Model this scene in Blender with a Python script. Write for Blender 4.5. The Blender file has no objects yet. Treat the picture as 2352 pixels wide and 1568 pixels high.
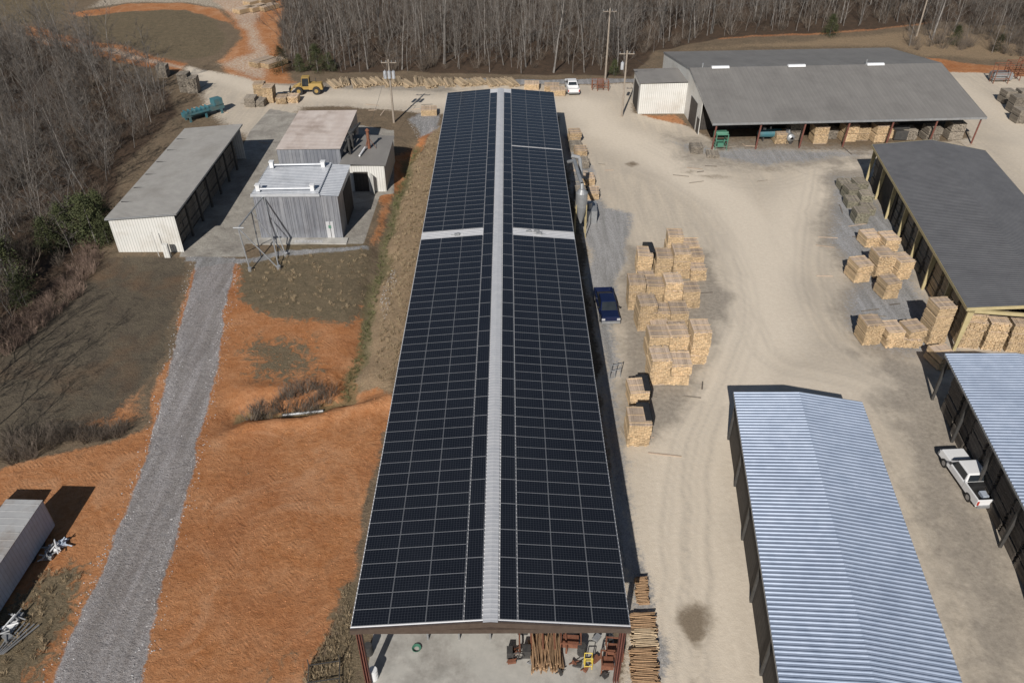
import bpy, math, random
import numpy as np
from mathutils import Vector, Matrix, Euler
R = random.Random(7)
scene = bpy.context.scene
COL = scene.collection
# ------------------------------------------------------------------ camera
CAMH = 43.0
PITCH = math.atan(1321/1800.0)
cam_d = bpy.data.cameras.new("camera"); cam = bpy.data.objects.new("camera", cam_d); COL.objects.link(cam)
cam.location = (0, 0, CAMH)
cam.rotation_euler = (math.radians(90)-PITCH, 0, -math.radians(0.31))
cam_d.sensor_width = 36; cam_d.lens = 36*1800/2352.0; cam_d.clip_end = 6000
scene.camera = cam
RM = cam.rotation_euler.to_matrix()
def P(px, py, z=0.0):
    """survey point: site coordinates (metres) of a mapped point at height z"""
    d = RM @ Vector(((px-1176)/1800.0, -(py-784)/1800.0, -1.0))
    t = (z-CAMH)/d.z
    return Vector((d.x*t, d.y*t, z))
# ------------------------------------------------------------------ light
EL = 35.0
sdir = Vector((-0.262*math.cos(math.radians(EL)), -0.965*math.cos(math.radians(EL)), math.sin(math.radians(EL))))
sl = bpy.data.lights.new("sun", 'SUN'); sl.energy = 4.8; sl.angle = math.radians(0.5); sl.color = (1.0, 0.95, 0.885)
so = bpy.data.objects.new("sun", sl); COL.objects.link(so); so.rotation_euler = sdir.to_track_quat('Z', 'Y').to_euler(); so.location = (-20, -60, 80)
w = bpy.data.worlds.new("World"); scene.world = w; w.use_nodes = True
nt = w.node_tree; bg = nt.nodes["Background"]; sk = nt.nodes.new("ShaderNodeTexSky"); sk.sky_type = 'NISHITA'; sk.sun_disc = False
sk.sun_elevation = math.radians(EL); sk.sun_rotation = math.atan2(sdir.x, sdir.y); sk.air_density = 1.0; sk.dust_density = 0.6
nt.links.new(sk.outputs[0], bg.inputs[0]); bg.inputs[1].default_value = 0.05
scene.view_settings.view_transform = 'Standard'; scene.view_settings.look = 'None'; scene.view_settings.exposure = 0
# ------------------------------------------------------------------ materials
def newmat(name):
    m = bpy.data.materials.new(name); m.use_nodes = True
    return m, m.node_tree, m.node_tree.nodes["Principled BSDF"]
def rgb(c): return (c[0], c[1], c[2], 1)
def mixc(nt, fac, a, b, blend='MIX'):
    n = nt.nodes.new("ShaderNodeMix"); n.data_type = 'RGBA'; n.blend_type = blend
    for sock, v in ((n.inputs[0], fac), (n.inputs[6], a), (n.inputs[7], b)):
        if isinstance(v, (int, float)): sock.default_value = v
        elif isinstance(v, (tuple, list)): sock.default_value = rgb(v)
        else: nt.links.new(v, sock)
    return n.outputs[2]
def math_(nt, op, a, b=0.0, c=0.0, clamp=False):
    n = nt.nodes.new("ShaderNodeMath"); n.operation = op; n.use_clamp = clamp
    for i, v in enumerate((a, b, c)):
        if isinstance(v, (int, float)): n.inputs[i].default_value = v
        else: nt.links.new(v, n.inputs[i])
    return n.outputs[0]
def mrange(nt, v, a, b, c=0.0, d=1.0, smooth=False):
    n = nt.nodes.new("ShaderNodeMapRange"); n.interpolation_type = 'SMOOTHSTEP' if smooth else 'LINEAR'
    nt.links.new(v, n.inputs[0]); n.inputs[1].default_value = a; n.inputs[2].default_value = b; n.inputs[3].default_value = c; n.inputs[4].default_value = d
    return n.outputs[0]
def noise(nt, coord, scale, detail=5, rough=0.6, dist=0.0, stretch=None):
    if stretch:
        mp = nt.nodes.new("ShaderNodeMapping"); nt.links.new(coord, mp.inputs[0]); mp.inputs[3].default_value = stretch; coord = mp.outputs[0]
    n = nt.nodes.new("ShaderNodeTexNoise"); nt.links.new(coord, n.inputs["Vector"])
    n.inputs["Scale"].default_value = scale; n.inputs["Detail"].default_value = detail; n.inputs["Roughness"].default_value = rough; n.inputs["Distortion"].default_value = dist
    return n.outputs[0]
def mrange_col(nt, v, a, b):
    o = mrange(nt, v, 0, 1, a, b)
    c = nt.nodes.new("ShaderNodeCombineColor")
    for i in range(3): nt.links.new(o, c.inputs[i])
    return c.outputs[0]
def nmat(name, c1, c2, scale=3, rough=0.8, metal=0.0, bump=0.0, island=0.0, objr=0.0, stripes=None, stretch=None, dirt=None, dirt_amt=0.5, spec=None):
    m, nt, b = newmat(name)
    tc = nt.nodes.new("ShaderNodeTexCoord").outputs["Object"]
    n = noise(nt, tc, scale, 6, 0.65, 0.2, stretch)
    f = mrange(nt, n, 0.3, 0.7)
    col = mixc(nt, f, c1, c2)
    if dirt:
        n2 = noise(nt, tc, scale*0.23+0.05, 7, 0.7)
        col = mixc(nt, math_(nt, 'MULTIPLY', mrange(nt, n2, 0.48, 0.68), dirt_amt), col, dirt)
    if island:
        g = nt.nodes.new("ShaderNodeNewGeometry").outputs["Random Per Island"]
        col = mixc(nt, 1.0, col, mrange_col(nt, g, 1-island, 1+island), 'MULTIPLY')
    if objr:
        g = nt.nodes.new("ShaderNodeObjectInfo").outputs["Random"]
        col = mixc(nt, 1.0, col, mrange_col(nt, g, 1-objr, 1+objr), 'MULTIPLY')
    if stripes:
        per, wid, dark = stripes
        sx = nt.nodes.new("ShaderNodeSeparateXYZ"); nt.links.new(tc, sx.inputs[0])
        s = math_(nt, 'ADD', sx.outputs[0], sx.outputs[1])
        pp = math_(nt, 'PINGPONG', s, per/2)
        ln = mrange(nt, pp, wid*0.5, wid, 1.0, 0.0)
        col = mixc(nt, math_(nt, 'MULTIPLY', ln, dark), col, (c1[0]*0.3, c1[1]*0.3, c1[2]*0.3))
    nt.links.new(col, b.inputs["Base Color"]); b.inputs["Roughness"].default_value = rough; b.inputs["Metallic"].default_value = metal
    if spec is not None: b.inputs["Specular IOR Level"].default_value = spec
    if bump:
        bp = nt.nodes.new("ShaderNodeBump"); bp.inputs["Strength"].default_value = bump; bp.inputs["Distance"].default_value = 0.05
        nt.links.new(n, bp.inputs["Height"]); nt.links.new(bp.outputs[0], b.inputs["Normal"])
    return m

M = {}
M['galv'] = nmat("galvanised_roof", (0.27, 0.325, 0.42), (0.345, 0.40, 0.50), 1.2, 0.45, 0.15, dirt=(0.21, 0.255, 0.34), dirt_amt=0.5, spec=0.3)
M['kiln_roof'] = nmat("kiln_roof_sheet", (0.44, 0.46, 0.49), (0.55, 0.565, 0.59), 1.2, 0.45, 0.2, dirt=(0.33, 0.34, 0.36), dirt_amt=0.7, stretch=(1, .3, 1))
M['galv_main'] = nmat("bright_roof_sheet", (0.46, 0.47, 0.49), (0.56, 0.56, 0.57), 1.5, 0.5, 0.15)
M['grey_roof'] = nmat("weathered_grey_roof", (0.175, 0.166, 0.155), (0.215, 0.204, 0.19), 0.6, 0.65, 0.0, dirt=(0.13, 0.122, 0.113), dirt_amt=0.5, stretch=(1, .25, 1))
M['dark_roof'] = nmat("dark_grey_roof", (0.10, 0.10, 0.105), (0.13, 0.13, 0.135), 0.8, 0.6, 0.1, dirt=(0.075, 0.075, 0.08), dirt_amt=0.5)
M['tan_roof'] = nmat("chalky_kiln_roof", (0.42, 0.35, 0.31), (0.53, 0.47, 0.43), 0.7, 0.7, 0.0, dirt=(0.26, 0.20, 0.165), dirt_amt=0.85, stretch=(1, .3, 1))
M['shed_roof'] = nmat("dull_shed_roof", (0.25, 0.24, 0.225), (0.305, 0.295, 0.275), 0.8, 0.6, 0.1, dirt=(0.19, 0.175, 0.155), dirt_amt=0.6)
M['white_wall'] = nmat("white_siding", (0.58, 0.58, 0.55), (0.65, 0.64, 0.61), 1.0, 0.6, 0, stripes=(0.3, 0.05, 0.4), dirt=(0.40, 0.36, 0.30), dirt_amt=0.5)
M['steel_wall'] = nmat("brushed_kiln_wall", (0.22, 0.235, 0.275), (0.44, 0.455, 0.49), 1.1, 0.36, 0.45, stripes=(0.45, 0.035, 0.6), stretch=(1, 1, .12), dirt=(0.2, 0.2, 0.22), dirt_amt=0.6)
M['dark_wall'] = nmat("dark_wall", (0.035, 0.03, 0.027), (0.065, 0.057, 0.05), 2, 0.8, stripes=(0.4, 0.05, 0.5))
M['brown_trim'] = nmat("brown_fascia", (0.07, 0.05, 0.04), (0.10, 0.075, 0.06), 3, 0.5)
M['red_post'] = nmat("red_oxide_steel", (0.13, 0.045, 0.035), (0.19, 0.075, 0.055), 4, 0.6)
M['cream'] = nmat("cream_painted_post", (0.40, 0.33, 0.17), (0.50, 0.42, 0.24), 3, 0.6, dirt=(0.25, 0.2, 0.12))
M['wood'] = nmat("sawn_lumber", (0.43, 0.31, 0.18), (0.57, 0.43, 0.27), 4, 0.85, island=0.28, objr=0.17, dirt=(0.33, 0.25, 0.165), dirt_amt=0.5)
M['wood_top'] = nmat("weathered_lumber", (0.36, 0.275, 0.205), (0.47, 0.37, 0.285), 4, 0.9, island=0.22, objr=0.22)
M['wood_grey'] = nmat("grey_lumber", (0.19, 0.165, 0.135), (0.30, 0.26, 0.21), 4, 0.9, island=0.3, objr=0.22)
M['wood_green'] = nmat("treated_lumber", (0.18, 0.165, 0.12), (0.28, 0.26, 0.195), 4, 0.9, island=0.25, objr=0.2)
M['wood_dark'] = nmat("dark_lumber", (0.10, 0.085, 0.07), (0.17, 0.145, 0.12), 4, 0.9, island=0.3, objr=0.2)  # dark grey-brown is the timber's own colour, also on loose boards
M['log'] = nmat("peeled_logs", (0.36, 0.27, 0.17), (0.49, 0.385, 0.26), 4, 0.9, island=0.35)
M['stake'] = nmat("brown_stakes", (0.27, 0.165, 0.09), (0.38, 0.25, 0.145), 5, 0.9, island=0.4)
M['black'] = nmat("black_cover", (0.015, 0.015, 0.016), (0.03, 0.03, 0.03), 3, 0.5)
M['tyre'] = nmat("tyre_rubber", (0.018, 0.018, 0.018), (0.035, 0.032, 0.03), 4, 0.85)
M['rim'] = nmat("wheel_rim", (0.35, 0.35, 0.36), (0.5, 0.5, 0.5), 4, 0.35, 0.7)
M['glass'] = nmat("dark_glass", (0.015, 0.02, 0.025), (0.03, 0.035, 0.04), 1, 0.08)
M['paint_white'] = nmat("white_paint", (0.66, 0.67, 0.68), (0.73, 0.73, 0.73), 1, 0.3)
M['paint_blue'] = nmat("navy_paint", (0.006, 0.011, 0.04), (0.009, 0.016, 0.055), 1, 0.2)
M['paint_yellow'] = nmat("loader_yellow", (0.32, 0.21, 0.055), (0.41, 0.27, 0.08), 2, 0.6, dirt=(0.18, 0.13, 0.08), dirt_amt=0.9)
M['teal'] = nmat("teal_paint", (0.04, 0.13, 0.16), (0.06, 0.18, 0.21), 2, 0.5, dirt=(0.12, 0.12, 0.1), dirt_amt=0.8)
M['green'] = nmat("green_paint", (0.05, 0.18, 0.12), (0.09, 0.23, 0.16), 2, 0.6, dirt=(0.12, 0.12, 0.1), dirt_amt=0.8)
M['red'] = nmat("red_paint", (0.38, 0.03, 0.02), (0.48, 0.05, 0.03), 2, 0.5)
M['yellow'] = nmat("yellow_paint", (0.58, 0.42, 0.05), (0.68, 0.52, 0.08), 2, 0.5)
M['steel'] = nmat("grey_steel", (0.26, 0.27, 0.28), (0.38, 0.39, 0.40), 3, 0.45, 0.4, dirt=(0.2, 0.18, 0.16))
M['darksteel'] = nmat("dark_steel", (0.05, 0.05, 0.05), (0.09, 0.085, 0.08), 3, 0.6, 0.3)
M['rust'] = nmat("rusted_steel", (0.13, 0.05, 0.03), (0.24, 0.10, 0.055), 4, 0.85)
M['pole'] = nmat("utility_pole_wood", (0.24, 0.20, 0.16), (0.34, 0.29, 0.24), 4, 0.9)
M['trailer_side'] = nmat("pale_blue_trailer_side", (0.36, 0.42, 0.52), (0.46, 0.52, 0.60), 1, 0.5, stripes=(0.3, 0.04, 0.3), dirt=(0.30, 0.31, 0.33), dirt_amt=0.6)
M['trailer_roof'] = nmat("stained_trailer_roof", (0.33, 0.33, 0.33), (0.42, 0.42, 0.415), 1, 0.7, dirt=(0.21, 0.165, 0.13), dirt_amt=0.8)
M['concrete'] = nmat("concrete_slab", (0.35, 0.34, 0.31), (0.46, 0.44, 0.40), 0.9, 0.85, bump=0.1, dirt=(0.18, 0.165, 0.145), dirt_amt=0.85)
M['bark'] = nmat("grey_bark", (0.095, 0.086, 0.078), (0.235, 0.218, 0.20), 1.2, 0.9, objr=0.5)
M['twig'] = nmat("bare_twigs", (0.075, 0.066, 0.058), (0.145, 0.128, 0.113), 1.0, 0.95, objr=0.35)
M['leaf'] = nmat("cedar_foliage", (0.03, 0.042, 0.015), (0.075, 0.08, 0.03), 1.5, 0.9, island=0.4)
M['straw'] = nmat("dry_straw_grass", (0.25, 0.19, 0.115), (0.40, 0.31, 0.20), 1, 0.95, island=0.4)
M['reed'] = nmat("rusty_dead_weeds", (0.16, 0.11, 0.085), (0.28, 0.20, 0.155), 1, 0.95, island=0.4)
M['brush'] = nmat("leafless_brush", (0.09, 0.073, 0.058), (0.17, 0.137, 0.108), 1, 0.95, island=0.4)
M['grass'] = nmat("ditch_grass", (0.10, 0.11, 0.045), (0.20, 0.19, 0.09), 1, 0.95, island=0.4)
M['stone'] = nmat("crushed_stone", (0.30, 0.29, 0.29), (0.44, 0.43, 0.42), 2, 0.9, island=0.3)
M['clayclod'] = nmat("clay_clods", (0.34, 0.14, 0.06), (0.46, 0.21, 0.095), 2, 0.95, island=0.3)
m, nt, b = newmat("solar_cells"); tc = nt.nodes.new("ShaderNodeTexCoord").outputs["Object"]
sx = nt.nodes.new("ShaderNodeSeparateXYZ"); nt.links.new(tc, sx.inputs[0])
lx = mrange(nt, math_(nt, 'PINGPONG', sx.outputs[0], 0.082), 0.004, 0.010, 1, 0)
ly = mrange(nt, math_(nt, 'PINGPONG', sx.outputs[1], 0.0815), 0.004, 0.010, 1, 0)
ln = math_(nt, 'MAXIMUM', lx, ly)
g_ = nt.nodes.new("ShaderNodeNewGeometry").outputs["Position"]
base = mixc(nt, noise(nt, g_, 0.35, 3), (0.0045, 0.0055, 0.009), (0.014, 0.016, 0.021))  # lighter bluish tone puts a faint sky sheen into the cell colour
nt.links.new(mixc(nt, math_(nt, 'MULTIPLY', ln, 0.85), base, (0.05, 0.054, 0.064)), b.inputs["Base Color"])
b.inputs["Roughness"].default_value = 0.18; b.inputs["Specular IOR Level"].default_value = 0.55
M['cells'] = m
M['frame'] = nmat("panel_frame", (0.25, 0.26, 0.28), (0.32, 0.33, 0.35), 2, 0.45, 0.2)

# ------------------------------------------------------------------ mesh builder
class MB:
    def __init__(s): s.v = []; s.f = []; s.m = []
    def add(s, vs, fs, mi=0):
        o = len(s.v); s.v.extend([tuple(q) for q in vs]); s.f.extend([tuple(i+o for i in f) for f in fs]); s.m.extend([mi]*len(fs))
    def box(s, c, d, rz=0.0, mi=0, taper=(1, 1)):
        hx, hy, hz = d[0]/2, d[1]/2, d[2]/2; cs, sn = math.cos(rz), math.sin(rz); vs = []
        for z in (-1, 1):
            tx, ty = (taper if z > 0 else (1, 1))
            for x, y in ((-1, -1), (1, -1), (1, 1), (-1, 1)):
                X, Y = x*hx*tx, y*hy*ty
                vs.append((c[0]+X*cs-Y*sn, c[1]+X*sn+Y*cs, c[2]+z*hz))
        s.add(vs, [(3, 2, 1, 0), (4, 5, 6, 7), (0, 1, 5, 4), (1, 2, 6, 5), (2, 3, 7, 6), (3, 0, 4, 7)], mi)
        return s
    def tube(s, p0, p1, r0, r1=None, n=8, mi=0, cap=True):
        r1 = r0 if r1 is None else r1
        p0 = Vector(p0); p1 = Vector(p1); d = (p1-p0)
        if d.length < 1e-6: return s
        d.normalize(); a = d.orthogonal().normalized(); b_ = d.cross(a); vs = []
        for p, r in ((p0, r0), (p1, r1)):
            for i in range(n):
                t = 2*math.pi*i/n; vs.append(p+a*(math.cos(t)*r)+b_*(math.sin(t)*r))
        fs = [(i, (i+1) % n, n+(i+1) % n, n+i) for i in range(n)]
        if cap: fs += [tuple(range(n-1, -1, -1)), tuple(range(n, 2*n))]
        s.add(vs, fs, mi); return s
    def path(s, pts, rs, n=6, mi=0):
        for i in range(len(pts)-1): s.tube(pts[i], pts[i+1], rs[i], rs[i+1], n, mi, cap=(i == len(pts)-2))
        return s
    def prism_y(s, prof, y0, y1, mi=0):
        n = len(prof); vs = [(x, y0, z) for x, z in prof]+[(x, y1, z) for x, z in prof]
        fs = [(i, (i+1) % n, n+(i+1) % n, n+i) for i in range(n)]+[tuple(range(n-1, -1, -1)), tuple(range(n, 2*n))]
        s.add(vs, fs, mi); return s
    def prism_x(s, prof, x0, x1, mi=0):
        n = len(prof); vs = [(x0, y, z) for y, z in prof]+[(x1, y, z) for y, z in prof]
        fs = [(i, (i+1) % n, n+(i+1) % n, n+i) for i in range(n)]+[tuple(range(n-1, -1, -1)), tuple(range(n, 2*n))]
        s.add(vs, fs, mi); return s
    def corr(s, prof, L, pitch, h, mi=0, y0=0.0, wide=0.5):
        ys = []; n = int(L/pitch)
        for k in range(n):
            b0 = y0+k*L/n; p = L/n
            ys += [(b0, 0), (b0+p*(1-wide), 0), (b0+p*(1-wide*0.72), h), (b0+p*(1-wide*0.28), h)]
        ys.append((y0+L, 0)); m_ = len(prof)
        vs = [(x, y, z+dz) for y, dz in ys for x, z in prof]
        fs = [(i*m_+j, i*m_+j+1, (i+1)*m_+j+1, (i+1)*m_+j) for i in range(len(ys)-1) for j in range(m_-1)]
        s.add(vs, fs, mi); return s
    def mesh(s, name, mats, smooth=False):
        me = bpy.data.meshes.new(name); me.from_pydata(s.v, [], s.f)
        for mt in mats: me.materials.append(M[mt] if isinstance(mt, str) else mt)
        me.polygons.foreach_set("material_index", s.m)
        if smooth: me.polygons.foreach_set("use_smooth", [True]*len(s.f))
        me.update(); return me
def obj(name, data=None, parent=None, loc=(0, 0, 0), rz=0.0, label=None, cat=None, group=None, kind=None, scale=None, rot=None, bevel=0):
    o = bpy.data.objects.new(name, data); COL.objects.link(o); o.location = loc
    o.rotation_euler = rot if rot else (0, 0, rz)
    if scale: o.scale = (scale,)*3 if isinstance(scale, (int, float)) else scale
    if parent: o.parent = parent
    if label: o["label"] = label
    if cat: o["category"] = cat
    if group: o["group"] = group
    if kind: o["kind"] = kind
    if bevel:
        bm = o.modifiers.new("bevel", 'BEVEL'); bm.width = bevel; bm.segments = 2; bm.limit_method = 'ANGLE'
    return o
def kid(parent, name, mb, mats, smooth=False, bevel=0, label=None, **k):
    return obj(name, mb.mesh(name, mats, smooth), parent, bevel=bevel, label=label, **k)

# ------------------------------------------------------------------ ground
def axis(segs):
    out = []
    for a, b_, st in segs:
        n = max(1, int(round((b_-a)/st))); out += [a+(b_-a)*i/n for i in range(n)]
    out.append(segs[-1][1]); return np.array(out)
xs = axis([(-3000, -600, 600), (-600, -140, 60), (-140, -46, 0.7), (-46, 46, 0.3), (46, 140, 0.7), (140, 600, 60), (600, 3000, 600)])
ys = axis([(-600, -20, 80), (-20, 18, 3), (18, 62, 0.25), (62, 110, 0.36), (110, 225, 0.65), (225, 600, 40), (600, 4000, 680)])
X, Y = np.meshgrid(xs, ys)
def vnoise(X, Y, sc, seed=0):
    rr = np.random.RandomState(seed); T = rr.rand(256, 256)
    x = X/sc+1000; y = Y/sc+1000; xi = np.floor(x).astype(int); yi = np.floor(y).astype(int); fx = x-xi; fy = y-yi
    fx = fx*fx*(3-2*fx); fy = fy*fy*(3-2*fy)
    a = T[yi % 256, xi % 256]; b_ = T[yi % 256, (xi+1) % 256]; c = T[(yi+1) % 256, xi % 256]; d = T[(yi+1) % 256, (xi+1) % 256]
    return (a*(1-fx)+b_*fx)*(1-fy)+(c*(1-fx)+d*fx)*fy
def fbm(X, Y, sc, seed=0, o=4):
    s = 0; t = 0
    for i in range(o): s = s+vnoise(X*math.cos(i+.5)+Y*math.sin(i+.5), Y*math.cos(i+.5)-X*math.sin(i+.5), sc/2**i, seed+i)*0.5**i; t += 0.5**i
    return s/t
WX = X+(fbm(X, Y, 5, 11)-0.5)*2.4; WY = Y+(fbm(X, Y, 5, 21)-0.5)*2.4
SX = X+(fbm(X, Y, 3, 61)-0.5)*0.7; SY = Y+(fbm(X, Y, 3, 71)-0.5)*0.7
def seg_d(PX, PY, a, b_):
    ax, ay = a; bx, by = b_; dx, dy = bx-ax, by-ay
    t = np.clip(((PX-ax)*dx+(PY-ay)*dy)/(dx*dx+dy*dy+1e-9), 0, 1)
    return np.hypot(PX-ax-t*dx, PY-ay-t*dy)
def world_poly(pts): return [tuple(P(a, b_)[:2]) for a, b_ in pts]
def sdf(pts, warp=2):
    PX, PY = ((X, Y), (SX, SY), (WX, WY))[warp]
    q = world_poly(pts); d = np.full(X.shape, 1e9); ins = np.zeros(X.shape, bool)
    for i in range(len(q)):
        a = q[i]; b_ = q[(i+1) % len(q)]; d = np.minimum(d, seg_d(PX, PY, a, b_))
        c = ((a[1] > PY) != (b_[1] > PY)) & (PX < (b_[0]-a[0])*(PY-a[1])/((b_[1]-a[1]) if abs(b_[1]-a[1]) > 1e-9 else 1e-9)+a[0])
        ins ^= c
    return np.where(ins, d, -d)
def area(pts, soft=1.0, warp=2): return np.clip(0.5+sdf(pts, warp)/(2*soft), 0, 1)
def smooth(q, n=3):
    for _ in range(n):
        r_ = [q[0]]
        for a, b_ in zip(q[:-1], q[1:]): r_ += [(a[0]*.75+b_[0]*.25, a[1]*.75+b_[1]*.25), (a[0]*.25+b_[0]*.75, a[1]*.25+b_[1]*.75)]
        q = r_+[q[-1]]
    return q
def pd(q, PX, PY):
    d = np.full(X.shape, 1e9)
    for i in range(len(q)-1): d = np.minimum(d, seg_d(PX, PY, q[i], q[i+1]))
    return d
def line(pts, wid, soft=0.5):
    d = pd(world_poly(pts), WX, WY)
    return np.clip(0.5+(wid-d)/(2*soft), 0, 1), d
def offset(q, o):
    out = []
    for i in range(len(q)):
        a = q[max(i-1, 0)]; b_ = q[min(i+1, len(q)-1)]; dx, dy = b_[0]-a[0], b_[1]-a[1]; l = math.hypot(dx, dy)+1e-9
        out.append((q[i][0]-dy/l*o, q[i][1]+dx/l*o))
    return out
mx = np.maximum
ROAD_L = [(452, 592), (440, 650), (414, 750), (381, 880), (343, 1030), (300, 1160), (235, 1310), (172, 1450), (120, 1580), (70, 1700)]
ROAD_R = [(285, 1700), (318, 1568), (346, 1440), (388, 1290), (432, 1120), (468, 970), (502, 830), (519, 700), (541, 592)]
ROAD = ROAD_L+ROAD_R
clay = area([(-80, 1105), (120, 1050), (250, 1022), (330, 975), (372, 860), (405, 735), (445, 620), (545, 600), (600, 640), (700, 720), (840, 700), (830, 820), (900, 880), (880, 960), (850, 1130), (820, 1300), (770, 1400), (690, 1568), (640, 1800), (-200, 1800)], 0.9)
clay = mx(clay, 0.62*area([(140, 960), (300, 880), (360, 850), (350, 960), (250, 1010), (150, 1000)], 2.5))
clay = mx(clay, area([(850, 395), (945, 330), (985, 280), (1000, 300), (960, 345), (930, 400), (900, 470), (870, 560), (850, 560), (870, 470)], 1.2)*0.8)
clay = mx(clay, area([(600, -80), (470, -20), (525, 40), (548, 90), (500, 140), (540, 200), (700, 205), (662, 165), (650, 120), (645, 60), (660, -80)], 2)*0.85)
clay = mx(clay, 0.85*area([(60, 58), (280, 106), (430, 146), (420, 172), (250, 140), (60, 95)], 2))
clay = mx(clay, 0.8*area([(150, 32), (300, 8), (420, 6), (500, 20), (540, 60), (500, 50), (420, 24), (300, 26), (190, 42)], 1.5))
clay = mx(clay, area([(2090, 150), (2110, 132), (2420, 165), (2420, 195), (2200, 175)], 1.5)*0.9)
clay = mx(clay, area([(1640, 84), (1900, 72), (2150, 48), (2150, 56), (1900, 82), (1640, 92)], 1.5)*0.62)
clay = mx(clay, area([(1430, 262), (1560, 262), (1610, 300), (1600, 345), (1500, 335), (1450, 290)], 1.2)*0.6)
clay = mx(clay, 0.55*area([(1370, 540), (1440, 560), (1450, 900), (1430, 1000), (1400, 800)], 1.2))
turf = area([(560, 600), (700, 560), (855, 560), (855, 650), (835, 720), (790, 742), (700, 728), (600, 712), (560, 690)], 1.6)
turf = mx(turf, 0.66*area([(530, 800), (600, 750), (740, 770), (770, 850), (640, 890), (560, 890)], 3))
turf = mx(turf, 0.5*area([(520, 1520), (620, 1420), (760, 1360), (740, 1500), (660, 1640), (540, 1640)], 4))
turf = mx(turf, 0.42*area([(500, 1050), (560, 1010), (600, 1080), (560, 1180), (500, 1160)], 3))
darkt = area([(-120, 1060), (20, 1010), (150, 985), (250, 955), (350, 850), (392, 730), (430, 620), (400, 590), (260, 590), (190, 640), (60, 760), (-100, 850)], 1.6)
turf = mx(turf, 0.9*area([(-80, 1420), (20, 1370), (110, 1300), (200, 1290), (160, 1430), (80, 1620), (-80, 1650)], 2.5))
turf = mx(turf, 0.95*area([(670, 1800), (700, 1540), (745, 1470), (800, 1330), (840, 1330), (810, 1800)], 1.6))
turf = mx(turf, area([(190, 40), (300, 26), (420, 24), (490, 46), (520, 98), (495, 128), (420, 138), (300, 108), (210, 80)], 1.5))
turf = mx(turf, area([(-300, -80), (-300, 60), (0, 56), (140, 46), (150, 0), (160, -80)], 3))
straw = area([(1000, 285), (1025, 300), (980, 560), (945, 750), (912, 900), (880, 905), (850, 885), (815, 890), (835, 800), (870, 660), (905, 500), (950, 360)], 1.0)
straw = mx(straw, 0.6*area([(1560, 108), (1750, 96), (2150, 60), (2420, 110), (2420, 150), (2100, 135), (2050, 112), (1540, 118)], 3))
DITCH = [(950, 335), (922, 430), (885, 560), (855, 700), (828, 820), (792, 905), (700, 935), (610, 948), (545, 958)]
dm, dd = line(DITCH, 0.9, 0.8)
green = dm*0.72
yard = area([(1285, 300), (1290, 215), (1450, 200), (1460, 262), (1590, 290), (1640, 340), (2000, 345), (2240, 320), (2090, 160), (2500, 185), (2900, 400), (2900, 1900), (1430, 1900), (1430, 1350), (1400, 1000), (1340, 560)], 1.5)
yard = mx(yard, 0.95*area([(1450, 192), (1020, 197), (760, 200), (600, 188), (430, 150), (420, 188), (500, 232), (620, 245), (800, 248), (1020, 262), (1300, 268), (1460, 215)], 2))
yard = mx(yard, 0.52*area([(-200, 60), (0, 68), (280, 110), (440, 152), (430, 172), (330, 148), (200, 118), (0, 92), (-200, 90)], 1.6))
yard = mx(yard, 0.75*area([(440, 170), (640, 190), (720, 250), (640, 300), (600, 350), (520, 290), (450, 250)], 3))
yard = mx(yard, 0.52*area([(630, -80), (340, -80), (160, 30), (300, 12), (420, 12), (500, 30), (540, 80), (545, 120), (470, 150), (560, 190), (645, 195), (640, 120), (618, 60)], 3))
yard = mx(yard, area([(600, 250), (660, 250), (560, 320), (575, 330), (600, 400), (560, 420)], 2)*0.6)
gravel = area(ROAD, 0.45, 1)
gravel = mx(gravel, 0.8*area([(1290, 300), (1340, 320), (1390, 470), (1452, 490), (1440, 600), (1420, 760), (1440, 980), (1492, 1310), (1540, 1560), (1560, 1800), (1430, 1800), (1440, 1440), (1390, 900), (1340, 560)], 1.4))
gravel = mx(gravel, 0.62*area([(1890, 395), (2010, 395), (2210, 790), (2420, 800), (2420, 830), (2080, 830), (1985, 800), (1920, 740), (1945, 640), (1890, 560)], 2.4))
gravel = mx(gravel, 0.85*area([(985, 250), (930, 275), (960, 320), (1000, 300), (1010, 262)], 1.2))
gravel = mx(gravel, area([(1060, 183), (1460, 180), (1460, 190), (1060, 195)], 0.7))
gravel = mx(gravel, 0.6*area([(1500, 310), (1620, 330), (2000, 340), (2240, 330), (2240, 350), (2000, 362), (1760, 395), (1560, 350)], 2.4))
gravel = mx(gravel, area([(425, 590), (570, 590), (850, 562), (850, 572), (560, 604), (420, 606)], 0.6)*0.9)
grime = area([(1430, 555), (1640, 575), (1680, 680), (1650, 800), (1590, 900), (1510, 1020), (1430, 1040)], 2.0)
grime = mx(grime, 0.75*area([(2000, 790), (2180, 800), (2300, 1100), (2420, 1400), (2420, 1800), (2240, 1700), (2050, 1100), (1990, 920)], 3.0))
grime = mx(grime, 0.8*area([(1880, 380), (2010, 380), (2200, 800), (2080, 850), (1960, 810), (1900, 720), (1930, 640), (1870, 560)], 2.5))
grime = mx(grime, 0.9*area([(600, 190), (1040, 188), (1040, 212), (700, 202)], 1.0))
grime = mx(grime, 0.62*area([(1500, 300), (2250, 340), (2240, 375), (1800, 405), (1550, 390)], 3))
conc = area([(412, 590), (566, 590), (560, 560), (835, 560), (872, 450), (905, 440), (905, 300), (840, 290), (620, 250), (575, 300), (560, 330), (480, 470), (420, 560)], 0.25, 0)
wet = area([(1562, 1420), (1572, 1395), (1600, 1380), (1630, 1388), (1646, 1420), (1640, 1460), (1608, 1505), (1578, 1470)], 0.7, 2)
wet = mx(wet, 0.55*area([(1596, 1490), (1612, 1490), (1622, 1800), (1604, 1800)], 0.6)); wet = mx(wet, area([(1438, 378), (1450, 371), (1464, 377), (1450, 384)], 0.6))
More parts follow.
